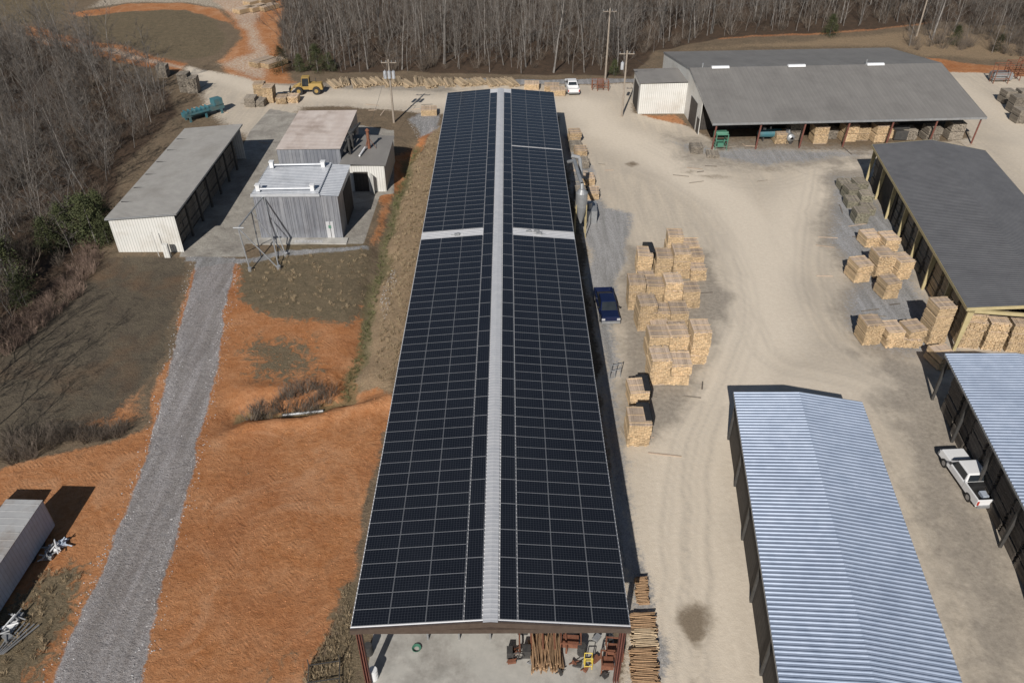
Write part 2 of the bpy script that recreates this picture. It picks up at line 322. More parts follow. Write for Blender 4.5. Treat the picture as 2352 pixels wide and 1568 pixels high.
for (a0, b0, rx, ry) in ((1640, 405, 45, 8), (1590, 395, 30, 6), (1980, 350, 60, 6), (1760, 392, 40, 6), (1345, 480, 16, 12), (2200, 330, 30, 6)):
    wet = mx(wet, .62*area([(a0-rx, b0), (a0, b0-ry), (a0+rx, b0), (a0, b0+ry)], 1.0))
litter = area([(655, 163), (1440, 174), (1500, 120), (1640, 88), (1900, 76), (2150, 52), (2420, 60), (2420, -150), (640, -150), (640, 60)], 1.6)
litter = mx(litter, area([(-500, 80), (120, 100), (250, 150), (390, 215), (400, 262), (330, 330), (275, 380), (250, 470), (235, 570), (170, 640), (60, 740), (-40, 820), (-120, 1050), (-400, 1100), (-500, 80)], 2.0))
bright = np.zeros_like(X); track = np.zeros_like(X)
def bline(pts, w_, amt):
    global bright
    d = pd(smooth(world_poly(pts), 2), WX, WY); bright = mx(bright, amt*np.exp(-(d/w_)**2))
bline([(1590, 1700), (1585, 1300), (1580, 1100), (1605, 1000), (1680, 880), (1740, 780), (1760, 650), (1730, 520), (1620, 420), (1490, 350), (1380, 290), (1340, 240)], 4.4, 1)
bline([(1740, 700), (1790, 520), (1900, 400), (2060, 375), (1960, 350)], 4.5, .85)
bline([(1740, 760), (1780, 860), (1880, 880), (2060, 900), (2250, 880)], 3.4, .6)
bline([(2010, 900), (2120, 1100), (2240, 1350), (2330, 1600)], 1.4, .45)
bline([(440, 160), (620, 215), (800, 225), (1020, 232), (1300, 240)], 3, .7)
bline([(2130, 170), (2230, 220), (2350, 300), (2420, 420)], 4, .6)
def tline(pts, offs=(-.85, .85), w_=.17, amt=1.0, lanes=((0, 1),)):
    global track
    q = smooth(world_poly(pts), 2)
    for lo, la in lanes:
        for o in offs: track = mx(track, amt*la*np.exp(-(pd(offset(q, o+lo), SX, SY)/w_)**2))
tline([(1640, 540), (1690, 640), (1690, 760), (1630, 900), (1570, 1010), (1545, 1200), (1560, 1568)], amt=.8, lanes=((0, 1), (.5, .6), (1.3, .5)))
tline([(1890, 390), (1860, 560), (1875, 700), (1940, 800), (2060, 860), (2300, 900)], amt=.8, lanes=((0, 1), (.55, .7), (-.9, .5)))
tline([(1450, 390), (1560, 440), (1650, 520), (1700, 640)], amt=.6, lanes=((0, .8), (.6, .6)))
tline([(1480, 330), (1640, 420), (1800, 430), (1900, 390), (2100, 370)], amt=.6, lanes=((0, .7), (.8, .6)))
tline([(1700, 700), (1760, 840), (1880, 860), (2010, 890), (2110, 1060), (2230, 1300), (2330, 1560)], amt=.8, lanes=((0, .8), (.5, .5)))
tline([(1590, 1568), (1600, 1250), (1590, 1060), (1640, 930)], amt=.9, lanes=((0, 1),), w_=.22)
RC = [(500, 592), (482, 680), (460, 780), (427, 925), (388, 1070), (343, 1220), (290, 1370), (222, 1550), (178, 1680)]
tline(RC, offs=(-.95, .95), w_=.42, amt=1.0)
cleat = np.zeros_like(X)
for pts_ in ([(520, 760), (600, 745), (740, 760), (800, 790)], [(560, 830), (650, 810), (740, 800), (790, 830)], [(0, 1100), (120, 1075), (300, 1060)], [(20, 1150), (160, 1120), (310, 1110)], [(480, 1500), (500, 1300), (520, 1100), (560, 1000)], [(600, 1500), (640, 1300), (660, 1100), (680, 990)]):
    q = smooth(world_poly(pts_), 2)
    for o in (-1.0, 1.0): cleat = mx(cleat, np.exp(-(pd(offset(q, o), SX, SY)/.26)**4))
# relief
Z = (fbm(X, Y, 6, 5)-0.5)*0.22*np.clip(mx(mx(clay, turf), mx(straw, darkt)), 0, 1)
Z -= np.exp(-(dd/1.3)**2)*0.75
_, dl = line([(560, 985), (700, 965), (840, 930), (895, 915)], 1); Z += np.exp(-(dl/0.9)**2)*0.45*(1-gravel)
_, dl = line([(850, 660), (830, 770), (795, 850), (690, 880), (560, 905)], 1); Z += np.exp(-(dl/1.0)**2)*0.25*(1-gravel)
for o in (-1, 1): Z += np.exp(-(pd(world_poly(ROAD_L if o < 0 else ROAD_R), WX, WY)/.45)**2)*.1*fbm(X, Y, 1.3, 81)
Z += straw*np.clip((X+16)/6, 0, 1)*0.5*(Y < 112)*(X < -9)
Z *= (1-conc)*(1-np.clip(yard, 0, 1)*0.9)
Z += litter*(fbm(X, Y, 9, 31)-0.5)*0.8
far = np.clip((np.hypot(X, Y-100)-260)/600, 0, 1); Z += far*25*fbm(X, Y, 500, 3, 2)
inb = (X > -9) & (X < 6.8) & (Y > 24) & (Y < 112); Z[inb] = -0.02
verts = np.stack([X, Y, Z], -1).reshape(-1, 3)
ny, nx = X.shape; idx = np.arange(ny*nx).reshape(ny, nx)
quads = np.stack([idx[:-1, :-1], idx[:-1, 1:], idx[1:, 1:], idx[1:, :-1]], -1).reshape(-1, 4)
me = bpy.data.meshes.new("ground"); me.vertices.add(len(verts)); me.vertices.foreach_set("co", verts.astype(np.float32).ravel())
me.loops.add(quads.size); me.loops.foreach_set("vertex_index", quads.astype(np.int32).ravel())
me.polygons.add(len(quads)); me.polygons.foreach_set("loop_start", np.arange(0, quads.size, 4, dtype=np.int32)); me.polygons.foreach_set("use_smooth", np.ones(len(quads), bool))
me.update(); me.validate()
def attr(name, a, b_, c):
    at = me.color_attributes.new(name, 'FLOAT_COLOR', 'POINT')
    at.data.foreach_set("color", np.stack([a, b_, c, np.ones_like(a)], -1).astype(np.float32).ravel())
attr("ma", clay, turf, straw); attr("mb", yard, gravel, grime); attr("mc", conc, green, wet); attr("md", litter, darkt, bright); attr("me", track, cleat, track)
m, nt, b = newmat("ground_surface"); pos = nt.nodes.new("ShaderNodeNewGeometry").outputs["Position"]
def A(name):
    a = nt.nodes.new("ShaderNodeAttribute"); a.attribute_name = name; s = nt.nodes.new("ShaderNodeSeparateColor"); nt.links.new(a.outputs["Color"], s.inputs[0]); return s.outputs
ma, mb_, mc, md, mE = A("ma"), A("mb"), A("mc"), A("md"), A("me")
nc = noise(nt, pos, 0.09, 4, 0.6, 0.4); nm = noise(nt, pos, 0.45, 6, 0.65, 0.5); nf = noise(nt, pos, 2.5, 8, 0.72); ng = noise(nt, pos, 9, 5, 0.7); nh = noise(nt, pos, 1.1, 7, 0.7, 1.0)
nyd = noise(nt, pos, 0.5, 5, 0.6, 0.3, (2.6, 0.22, 1))
vor = nt.nodes.new("ShaderNodeTexVoronoi"); nt.links.new(pos, vor.inputs["Vector"]); vor.inputs["Scale"].default_value = 15.0
vsep = nt.nodes.new("ShaderNodeSeparateColor"); nt.links.new(vor.outputs["Color"], vsep.inputs[0])
def mk(att, k=0.5, n=None, lo=0.38, hi=0.62):
    n = nf if n is None else n
    return mrange(nt, math_(nt, 'ADD', att, math_(nt, 'MULTIPLY', math_(nt, 'SUBTRACT', n, 0.5), k)), lo, hi, 0, 1, True)
def two(n, a, b_, lo=0.35, hi=0.65): return mixc(nt, mrange(nt, n, lo, hi), a, b_)
earth = mixc(nt, mrange(nt, nm, 0.35, 0.65), two(nf, (0.15, 0.11, 0.075), (0.24, 0.18, 0.12)), two(nf, (0.11, 0.085, 0.06), (0.18, 0.14, 0.095)))
c_l = mixc(nt, mrange(nt, nh, 0.4, 0.65), two(ng, (0.042, 0.032, 0.025), (0.085, 0.062, 0.044)), (0.10, 0.067, 0.046))
col = mixc(nt, mk(md[0]), earth, c_l)
c_clay = mixc(nt, mrange(nt, nm, 0.35, 0.68), two(nf, (0.31, 0.125, 0.048), (0.42, 0.185, 0.077)), two(nf, (0.38, 0.18, 0.085), (0.49, 0.255, 0.13)))
c_clay = mixc(nt, mrange(nt, nc, 0.47, 0.66, 0, 0.65), c_clay, two(nf, (0.25, 0.098, 0.042), (0.36, 0.155, 0.07)))
c_clay = mixc(nt, mrange(nt, noise(nt, pos, 0.16, 5, 0.6, 1.2), 0.53, 0.70, 0, 0.6), c_clay, (0.53, 0.31, 0.18))
c_clay = mixc(nt, mrange(nt, noise(nt, pos, 0.7, 7, 0.75, 1.5), 0.56, 0.70, 0, 0.6), c_clay, (0.18, 0.095, 0.052))
col = mixc(nt, mk(ma[0], 0.7), col, c_clay)
c_turf = mixc(nt, mrange(nt, nh, 0.38, 0.62), two(ng, (0.085, 0.07, 0.045), (0.16, 0.13, 0.085)), two(ng, (0.13, 0.10, 0.06), (0.23, 0.18, 0.12)))
col = mixc(nt, mk(ma[1], 1.3, nh), col, c_turf)
c_dark = mixc(nt, mrange(nt, nm, 0.35, 0.65), two(ng, (0.062, 0.052, 0.04), (0.12, 0.098, 0.075)), two(ng, (0.09, 0.075, 0.055), (0.17, 0.14, 0.10)))
c_dark = mixc(nt, mrange(nt, nc, 0.5, 0.64, 0, .55), c_dark, (0.16, 0.095, 0.055))
col = mixc(nt, mk(md[1], 0.9, nh), col, c_dark)
c_straw = mixc(nt, mrange(nt, nh, 0.35, 0.65), two(ng, (0.17, 0.125, 0.08), (0.31, 0.235, 0.15)), two(ng, (0.22, 0.15, 0.09), (0.37, 0.275, 0.18)))
col = mixc(nt, mk(ma[2], 0.7), col, c_straw)
c_green = two(ng, (0.10, 0.095, 0.045), (0.22, 0.185, 0.105))
col = mixc(nt, math_(nt, 'MULTIPLY', mk(mc[1], 1.1, nh), 0.75), col, c_green)
c_yard = mixc(nt, mrange(nt, nyd, 0.36, 0.64), two(nf, (0.50, 0.43, 0.34), (0.58, 0.505, 0.405)), two(nf, (0.42, 0.365, 0.295), (0.50, 0.44, 0.36)))
c_yard = mixc(nt, mrange(nt, nc, 0.45, 0.7, 0, 0.6), c_yard, (0.39, 0.345, 0.29))
c_yard = mixc(nt, mrange(nt, ng, 0.60, 0.72, 0, 0.35), c_yard, (0.33, 0.29, 0.24))
c_yard = mixc(nt, math_(nt, 'MULTIPLY', mrange(nt, math_(nt, 'ADD', md[2], math_(nt, 'MULTIPLY', math_(nt, 'SUBTRACT', nyd, .5), .7)), 0.15, .9), 0.88), c_yard, two(nf, (0.62, 0.54, 0.435), (0.68, 0.60, 0.49)))
col = mixc(nt, mk(mb_[0], 0.6), col, c_yard)
c_gr = mixc(nt, mrange(nt, nyd, 0.38, 0.62), (0.31, 0.31, 0.315), (0.22, 0.22, 0.22))
c_gr = mixc(nt, 1.0, c_gr, mrange_col(nt, vsep.outputs[0], 0.72, 1.3), 'MULTIPLY')
c_dirty = two(nf, (0.21, 0.185, 0.155), (0.34, 0.30, 0.25))
col = mixc(nt, math_(nt, 'MULTIPLY', mk(mb_[2], 0.9, nm, 0.3, 0.8), 0.88), col, c_dirty)
col = mixc(nt, math_(nt, 'MULTIPLY', mk(mb_[1], 0.8), 0.9), col, c_gr)
col = mixc(nt, math_(nt, 'MULTIPLY', math_(nt, 'MULTIPLY', mE[0], mrange(nt, nf, .3, .6)), 0.42), col, (0.17, 0.155, 0.14))
c_conc = mixc(nt, mrange(nt, nm, 0.4, 0.65), two(nf, (0.31, 0.29, 0.255), (0.40, 0.375, 0.33)), (0.24, 0.22, 0.195))
col = mixc(nt, mk(mc[0], 0.15), col, c_conc)
col = mixc(nt, math_(nt, 'MULTIPLY', mk(mc[2], 0.8, nh, .2, .8), .9), col, two(ng, (0.14, 0.108, 0.075), (0.22, 0.172, 0.12)))
nt.links.new(col, b.inputs["Base Color"]); b.inputs["Roughness"].default_value = 0.95; b.inputs["Specular IOR Level"].default_value = 0.1
wv = nt.nodes.new("ShaderNodeTexWave"); wv.bands_direction = 'DIAGONAL'; nt.links.new(pos, wv.inputs["Vector"]); wv.inputs["Scale"].default_value = 1.8; wv.inputs["Distortion"].default_value = 1.0; wv.inputs["Detail"].default_value = 2
tr = math_(nt, 'MULTIPLY', math_(nt, 'MULTIPLY', wv.outputs[1], math_(nt, 'MULTIPLY', mE[1], mrange(nt, nm, .42, .6))), math_(nt, 'MULTIPLY', ma[0], 0.2))
soft = math_(nt, 'SUBTRACT', 1.0, math_(nt, 'MULTIPLY', mb_[0], 0.8))
hh = math_(nt, 'ADD', math_(nt, 'ADD', math_(nt, 'MULTIPLY', nf, soft), math_(nt, 'MULTIPLY', ng, math_(nt, 'MULTIPLY', soft, 0.5))), tr)
hh = math_(nt, 'ADD', hh, math_(nt, 'MULTIPLY', math_(nt, 'MULTIPLY', nh, soft), 1.2))
hh = math_(nt, 'ADD', hh, math_(nt, 'MULTIPLY', math_(nt, 'MULTIPLY', vor.outputs["Distance"], mb_[1]), 0.22))
bp = nt.nodes.new("ShaderNodeBump"); bp.inputs["Strength"].default_value = 0.8; bp.inputs["Distance"].default_value = 0.13
nt.links.new(hh, bp.inputs["Height"]); nt.links.new(bp.outputs[0], b.inputs["Normal"])
me.materials.append(m); obj("ground", me, kind="structure")
def gz(x, y):
    i = int(np.clip(np.searchsorted(xs, x), 1, len(xs)-1)); j = int(np.clip(np.searchsorted(ys, y), 1, len(ys)-1))
    return float(Z[j, i])

# ------------------------------------------------------------------ buildings
HE = 5.8; RISE = 0.65
a = P(800, 1446, HE); b2 = P(1450, 1446, HE); f1 = P(1029, 214, HE); f2 = P(1272, 214, HE)
MX = (a.x+b2.x+f1.x+f2.x)/4; MW = ((b2.x-a.x)+(f2.x-f1.x))/2; MY0 = (a.y+b2.y)/2; ML = (f1.y+f2.y)/2-MY0
HW = MW/2; SL = math.atan(RISE/HW)
root = obj("solar_shed", None, loc=(MX, MY0, 0), label="long open timber shed with a low solar covered roof", cat="building")
MAIN = root
r = MB(); r.corr([(-HW, HE), (0, HE+RISE), (HW, HE)], ML, 0.31, 0.03); kid(root, "roof", r, ['galv_main'])
r = MB(); r.corr([(-0.40, HE+RISE+0.03), (0, HE+RISE+0.075), (0.40, HE+RISE+0.03)], ML, 0.31, 0.008); kid(root, "ridge_cap", r, ['galv_main'])
r = MB()
for sgn in (-1, 1):
    r.add([(sgn*HW, -0.04, HE-0.32), (0, -0.04, HE+RISE-0.32), (0, -0.04, HE+RISE+0.06), (sgn*HW, -0.04, HE+.06)], [(0, 1, 2, 3)])
    r.add([(sgn*HW, -0.04, HE+.06), (0, -0.04, HE+RISE+.06), (0, 0.08, HE+RISE+0.06), (sgn*HW, 0.08, HE+.06)], [(0, 1, 2, 3)])
    r.add([(sgn*HW, -0.0, HE-0.34), (0, -0.0, HE+RISE-0.34), (0, 0.25, HE+RISE-0.34), (sgn*HW, 0.25, HE-0.34)], [(0, 1, 2, 3)])
    r.box((sgn*(HW-0.05), ML/2, HE-0.13), (0.06, ML, 0.16))
kid(root, "fascia", r, ['brown_trim'])
for yy in [0.35]+[7.6*i for i in range(1, 12)]:
    for sx_ in (-1, 1):
        r = MB(); x = sx_*(HW-0.35); r.box((x, yy, HE/2-0.15), (0.06, 0.3, HE-0.35)); r.box((x-0.13, yy, HE/2-0.15), (0.03, 0.32, HE-0.37)); r.box((x+0.13, yy, HE/2-0.15), (0.03, 0.32, HE-0.37))
        kid(root, "post", r, ['red_post'])
    r = MB(); r.box((0, yy+0.02, HE-0.55), (MW-1.1, 0.2, 0.35)); kid(root, "roof_beam", r, ['brown_trim'])
r = MB()
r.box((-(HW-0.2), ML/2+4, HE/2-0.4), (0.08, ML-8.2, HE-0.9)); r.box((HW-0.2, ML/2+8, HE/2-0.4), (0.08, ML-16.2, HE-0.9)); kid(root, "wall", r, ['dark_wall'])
sl_ = MB(); sl_.box((0, ML/2-0.2, -0.03), (MW-0.3, ML+1.6, 0.1)); kid(root, "floor_slab", sl_, ['concrete'])
def panel_mesh(wx, wy):
    p = MB(); t = 0.04; fr = 0.015
    p.box((0, 0, t/2), (wx, wy, t), mi=0)
    p.add([(-wx/2+fr, -wy/2+fr, t+0.004), (wx/2-fr, -wy/2+fr, t+0.004), (wx/2-fr, wy/2-fr, t+0.004), (-wx/2+fr, wy/2-fr, t+0.004)], [(0, 1, 2, 3)], 1)
    return p
pl = panel_mesh(1.985, 1.0); pp_ = panel_mesh(0.93, 2.01)
pl_me = pl.mesh("solar_panel", ['frame', 'cells']); pp_me = pp_.mesh("solar_panel_upright", ['frame', 'cells'])
rest = MB(); plist = []
XB = [1.46+1.0+2.0*i for i in range(3)]
gap0 = P(1245, 548, 6).y-MY0; gap1 = P(1245, 531, 6).y-MY0
n1 = int((gap0-0.18)/1.008); n2 = int((ML-0.15-gap1)/1.008)
for i in range(n1):
    for sgn in (-1, 1):
        for xb in XB: plist.append((0.18+0.5+i*(gap0-0.18)/n1, sgn*xb, 0))
for i in range(n2):
    for sgn in (-1, 1):
        for xb in XB: plist.append((gap1+0.5+i*(ML-0.15-gap1)/n2+(0.25 if (sgn > 0 and i > 19) else 0)*(1 if i < n2-1 else .5), sgn*xb, 0))
for i in range(int((ML-0.35)/2.03)):
    for sgn in (-1, 1): plist.append((0.18+1.0+i*2.03, sgn*0.945, 1))
plist.sort()
for j, (yc, xl, kind) in enumerate(plist):
    sgn = 1 if xl > 0 else -1; z = HE+RISE*(1-abs(xl)/HW)+0.075; rot = Euler((0, sgn*SL, 0))
    if j < 100: obj("solar_panel", pl_me if kind == 0 else pp_me, MAIN, loc=(xl, yc, z), rot=tuple(rot))
    else:
        src = pl if kind == 0 else pp_; Rm = rot.to_matrix(); o = Vector((xl, yc, z)); k0 = len(rest.v)
        rest.v.extend([tuple(Rm @ Vector(v)+o) for v in src.v]); rest.f.extend([tuple(i+k0 for i in f) for f in src.f]); rest.m.extend(src.m)
obj("solar_panel_array", rest.mesh("solar_panel_array", ['frame', 'cells']), MAIN, kind="stuff")
for px, py in ((1050, 540), (1232, 533), (1214, 533), (1238, 538)):
    q = P(px, py, 6.15); r = MB(); r.box((0, 0, 0.12), (0.5, 0.22, 0.2)); r.tube((-0.6, 0, 0.08), (0.6, 0.1, 0.08), 0.04, n=6); r.box((0.1, 0, 0.24), (0.2, 0.16, 0.08))
    obj("junction_box", r.mesh("junction_box", ['steel']), MAIN, loc=(q.x-MX, q.y-MY0, 6.12))

def frame_building(name, label, o, rz, W, L, zl, zr, rise, ridge, roofmat, pitch=0.3, h=0.03):
    root = obj(name, None, loc=(o[0], o[1], 0), rz=rz, label=label, cat="building")
    r = MB(); prof = [(0, zl), (W*ridge, max(zl, zr)+rise), (W, zr)] if rise else [(0, zl), (W, zr)]
    r.corr(prof, L, pitch, h); kid(root, "roof", r, [roofmat]); return root, prof
def fascia(root, prof, L, mat, t=0.22):
    r = MB()
    for y in (-0.02, L+0.02):
        for (x0, z0), (x1, z1) in zip(prof[:-1], prof[1:]):
            r.add([(x0, y-.02, z0-t), (x1, y-.02, z1-t), (x1, y-.02, z1+.02), (x0, y-.02, z0+.02), (x0, y+.02, z0-t), (x1, y+.02, z1-t), (x1, y+.02, z1+.02), (x0, y+.02, z0+.02)], [(0, 1, 2, 3), (7, 6, 5, 4), (3, 2, 6, 7), (0, 4, 5, 1)])
    for x, z in (prof[0], prof[-1]): r.box((x, L/2, z-t/2-.01), (0.05, L, t))
    kid(root, "fascia", r, [mat])
a = P(1685, 900, 4.5); b2 = P(1977, 915, 4.5); c = P(1790, 1568, 4.5)
ang = math.atan2(-(a.x-c.x), (a.y-c.y)); Lx = 36.0
dirY = Vector((-math.sin(ang), math.cos(ang), 0)); W1 = (b2-a).length
o1 = a-dirY*Lx
root, prof = frame_building("silver_roof_shed", "long open shed with ribbed galvanised metal roof", o1, ang, W1, Lx, 4.5, 4.5, 0.5, 0.5, 'galv', 0.315, 0.055)
fascia(root, prof, Lx, 'steel', 0.15)
for i in range(8):
    for x in (0.3, W1-0.3):
        r = MB(); r.box((x, 0.4+i*(Lx-0.8)/7, 2.2), (0.2, 0.2, 4.4)); kid(root, "post", r, ['darksteel'])
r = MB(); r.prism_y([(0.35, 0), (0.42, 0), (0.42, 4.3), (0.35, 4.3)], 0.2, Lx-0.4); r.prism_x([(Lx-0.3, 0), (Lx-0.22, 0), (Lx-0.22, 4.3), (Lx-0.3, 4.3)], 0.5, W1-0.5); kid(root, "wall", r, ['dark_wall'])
a = P(2170, 812, 4.5); c = P(2350, 1160, 4.5); ang2 = math.atan2(-(a.x-c.x), (a.y-c.y)); dY2 = Vector((-math.sin(ang2), math.cos(ang2), 0)); o2 = a-dY2*32
root, prof = frame_building("silver_roof_shed", "ribbed silver metal roof over stacked dark timber bundles", o2, ang2, 10.5, 32, 4.5, 4.5, 0.55, 0.5, 'galv', 0.315, 0.055)
fascia(root, prof, 32, 'steel', 0.15)
for i in range(7):
    for x in (0.25, 10.2):
        r = MB(); r.box((x, 0.4+i*31.2/6, 2.2), (0.2, 0.2, 4.4)); kid(root, "post", r, ['darksteel'])
a = P(2003, 332, 4.8); c = P(2222, 707, 4.8); ang3 = math.atan2(-(a.x-c.x), (a.y-c.y)); L3 = (a-c).length; W3 = 13.4
root3, prof = frame_building("lumber_shed", "open sided lumber shed with dark grey metal roof", c, ang3, W3, L3, 4.8, 4.8, 1.0, 0.5, 'dark_roof', 0.33, 0.03)
fascia(root3, prof, L3, 'cream', 0.3)
for i in range(8):
    for x in (0.45, W3-0.45):
        y = 0.3+i*(L3-0.6)/7
        r = MB(); r.add([(x-.12, y-.1, 0), (x+.12, y-.1, 0), (x+.12, y+.1, 0), (x-.12, y+.1, 0), (x-.15, y-.1, 4.6), (x+.4, y-.1, 4.6), (x+.4, y+.1, 4.6), (x-.15, y+.1, 4.6)], [(3, 2, 1, 0), (4, 5, 6, 7), (0, 1, 5, 4), (1, 2, 6, 5), (2, 3, 7, 6), (3, 0, 4, 7)])
        kid(root3, "post", r, ['cream'])
r = MB(); r.box((W3/2, 0.3, 4.35), (W3-0.6, 0.2, 0.3)); kid(root3, "roof_beam", r, ['cream'])
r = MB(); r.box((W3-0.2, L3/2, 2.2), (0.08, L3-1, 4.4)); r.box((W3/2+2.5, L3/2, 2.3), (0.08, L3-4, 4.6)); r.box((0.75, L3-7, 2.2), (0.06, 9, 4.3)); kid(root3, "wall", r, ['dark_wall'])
c3 = c
def loc3(x, y, z=0): return Vector((c3[0]+x*math.cos(ang3)-y*math.sin(ang3), c3[1]+x*math.sin(ang3)+y*math.cos(ang3), z))
bL = P(270, 583); bR = P(418, 578); tf = P(550, 286, 4.7)
WL = bR.x-bL.x; LL = tf.y-bR.y+0.3
rootL, prof = frame_building("open_front_shed", "single slope grey roofed shed with white end wall", (bL.x-0.25, bR.y-0.3), 0, WL+0.9, LL, 4.15, 4.75, 0, 0.5, 'shed_roof', 0.3, 0.03)
fascia(rootL, prof, LL, 'steel', 0.16)
r = MB(); WLo = WL+0.5
r.prism_y([(0.25, 0), (WLo, 0), (WLo, 4.62), (0.25, 4.1)], 0.25, 0.33); r.prism_y([(0.25, 0), (WLo, 0), (WLo, 4.62), (0.25, 4.1)], LL-0.3, LL-0.2); r.prism_x([(0.4, 0), (LL-0.4, 0), (LL-0.4, 4.1), (0.4, 4.1)], 0.25, 0.33)
kid(rootL, "wall", r, ['white_wall'])
r = MB()
for i in range(1, 7): r.box((WLo/2, 0.3+i*(LL-0.6)/7, 4.12), (WLo-0.6, 0.15, 0.3))
r.box((WLo-0.1, LL/2, 4.45), (0.15, LL-1, 0.25)); kid(rootL, "rafter", r, ['darksteel'])
for i in range(1, 7):
    r = MB(); r.box((WLo-0.15, 0.3+i*(LL-0.6)/7, 2.15), (0.22, 0.25, 4.3)); kid(rootL, "post", r, ['darksteel'])
def kiln_walls(root, W, D, z, mat):
    r = MB(); t = 0.08
    r.box((W/2, t/2, z/2), (W, t, z)); r.box((W/2, D-t/2, z/2), (W, t, z)); r.box((t/2, D/2, z/2), (t, D-2*t-.004, z)); r.box((W-t/2, D/2, z/2), (t, D-2*t-.004, z)); kid(root, "wall", r, [mat])
k = P(601, 548); k2 = P(790, 543); KW = k2.x-k.x; kz = 5.25
rk = obj("lumber_kiln", None, loc=(k.x, k.y, 0), label="silver metal clad lumber drying kiln with rooftop vents", cat="building")
kiln_walls(rk, KW, 8.0, kz, 'steel_wall')
r = MB(); [r.box((0.15+i*0.6, -0.03, kz/2), (0.06, 0.06, kz-0.1)) for i in range(int(KW/0.6))]; kid(rk, "wall_rib", r, ['steel_wall'])
r = MB(); r.corr([(-0.15, kz+0.1), (KW*0.78, kz+0.32)], 8.3, 0.4, 0.04, y0=-0.15); r.corr([(KW*0.78, kz+0.12), (KW+0.15, kz+0.0)], 8.3, 0.4, 0.04, y0=-0.15); kid(rk, "roof", r, ['kiln_roof'])
r = MB(); r.box((KW*0.39, -0.17, kz+0.15), (KW*0.78+0.3, 0.04, 0.34)); r.box((KW*0.78, 4, kz+0.2), (0.05, 8.2, 0.25)); r.box((-0.17, 4, kz), (0.04, 8.3, 0.3)); kid(rk, "fascia", r, ['kiln_roof'])
for vx, vy in ((0.5, 0.8), (0.5, 7.0), (KW*0.7, 0.8), (KW*0.7, 7.0)):
    r = MB(); r.box((vx, vy, kz+0.6), (0.42, 0.5, 0.7)); r.box((vx, vy, kz+0.98), (0.55, 0.62, 0.07)); kid(rk, "roof_vent", r, ['paint_white'])
for vy in (0.7, 7.1):
    r = MB(); r.tube((0.7, vy, kz+0.5), (KW*0.7-.2, vy, kz+0.58), 0.12, n=8); kid(rk, "vent_pipe", r, ['kiln_roof'])
r = MB(); r.box((KW-1.3, -0.03, 1.05), (0.8, 0.06, 2.1)); kid(rk, "door", r, ['galv_main'])
r = MB(); r.box((KW-1.3, -0.075, 1.5), (0.3, 0.03, 0.35)); kid(rk, "sign", r, ['green'])
r = MB(); r.box((KW/2, -0.75, 0.06), (KW+1.2, 1.4, 0.14)); kid(rk, "plinth", r, ['concrete'])
r = MB(); r.box((KW+0.03, 5.2, 2.2), (0.05, 4.4, 4.2)); kid(rk, "side_door", r, ['dark_wall'])
k = P(637, 340, 5.0); k2 = P(780, 343, 5.0); k3 = P(815, 255, 5.0); K2W = k2.x-k.x; K2D = k3.y-k2.y
rk2 = obj("lumber_kiln", None, loc=(k.x, k2.y, 0), label="older kiln building with chalky weathered tan roof", cat="building")
kiln_walls(rk2, K2W, K2D, 4.95, 'steel_wall')
r = MB(); r.corr([(-0.1, 5.0), (K2W+0.1, 5.08)], K2D+0.2, 0.45, 0.03, y0=-0.1); kid(rk2, "roof", r, ['tan_roof'])
r = MB(); r.box((K2W+0.35, K2D*0.3, 3.2), (0.6, 3, 1.6)); r.tube((K2W+0.5, 0.5, 4.6), (K2W+0.5, 9, 4.6), 0.18, n=8); r.tube((K2W+0.9, 1.5, 0), (K2W+0.9, 1.5, 5.8), 0.16, n=8); r.tube((K2W+0.9, 3.5, 0), (K2W+0.9, 3.5, 5.6), 0.2, n=8); r.box((K2W+0.6, 6, 4.9), (0.9, 1.2, 0.5)); r.tube((K2W+0.4, 2, 5.3), (K2W+1.3, 8, 5.3), .14, n=8); kid(rk2, "duct", r, ['darksteel'])
k2 = P(888, 440); BW = 5.2; bx = k2.x-BW; by_ = k2.y
rb = obj("boiler_house", None, loc=(bx, k2.y, 0), label="small white boiler house with rusty roof stack", cat="building")
kiln_walls(rb, BW, 9.3, 3.4, 'white_wall')
r = MB(); r.corr([(-0.2, 3.72), (BW+0.2, 3.5)], 9.7, 0.3, 0.02, y0=-0.2); kid(rb, "roof", r, ['grey_roof'])
r = MB(); r.box((2.2, -0.03, 1.35), (1.8, 0.05, 2.6)); kid(rb, "door", r, ['dark_wall'])  # dark sheet stands for the unlit inside of the open doorway
r = MB(); r.box((3.6, -0.55, 1.3), (0.06, 1.0, 2.5), rz=0.5); kid(rb, "open_door", r, ['white_wall'])
r = MB(); r.tube((2.7, 5, 3.5), (2.7, 5, 6.0), 0.2, n=10); r.tube((2.7, 5, 6.0), (2.7, 5, 6.25), 0.3, 0.08, n=10)
for i in range(3):
    t = i*2.1; r.tube((2.7+0.9*math.cos(t), 5+0.9*math.sin(t), 3.6), (2.7, 5, 5.2), 0.03, n=5)
kid(rb, "chimney", r, ['rust'])
r = MB(); r.tube((1.9, 2.2, 3.8), (2.3, 4.4, 4.0), 0.12, n=8); kid(rb, "pipe", r, ['paint_white'])
F = [P(575, 622), P(641, 618), P(657, 588), P(600, 590)]
r = MB(); Ap2 = Vector((F[0].x-0.6, F[0].y+0.9, 4.6)); Aq2 = Vector((F[0].x+0.6, F[0].y+7.2, 5.2))
for f_, t_ in ((F[0], Ap2), (F[1], Ap2), (F[2], Ap2.lerp(Aq2, 0.5)), (F[3], Ap2.lerp(Aq2, 0.5)), (F[1], Aq2), (F[2], Aq2), (F[3]+Vector((-2, 1, 0)), Ap2)): r.tube(f_, t_, 0.07, n=6)
r.tube(Ap2, Aq2, 0.09, n=6); r.tube(Ap2+Vector((-.5, 0, 0)), Ap2+Vector((.6, 0, 0)), 0.1, n=6)
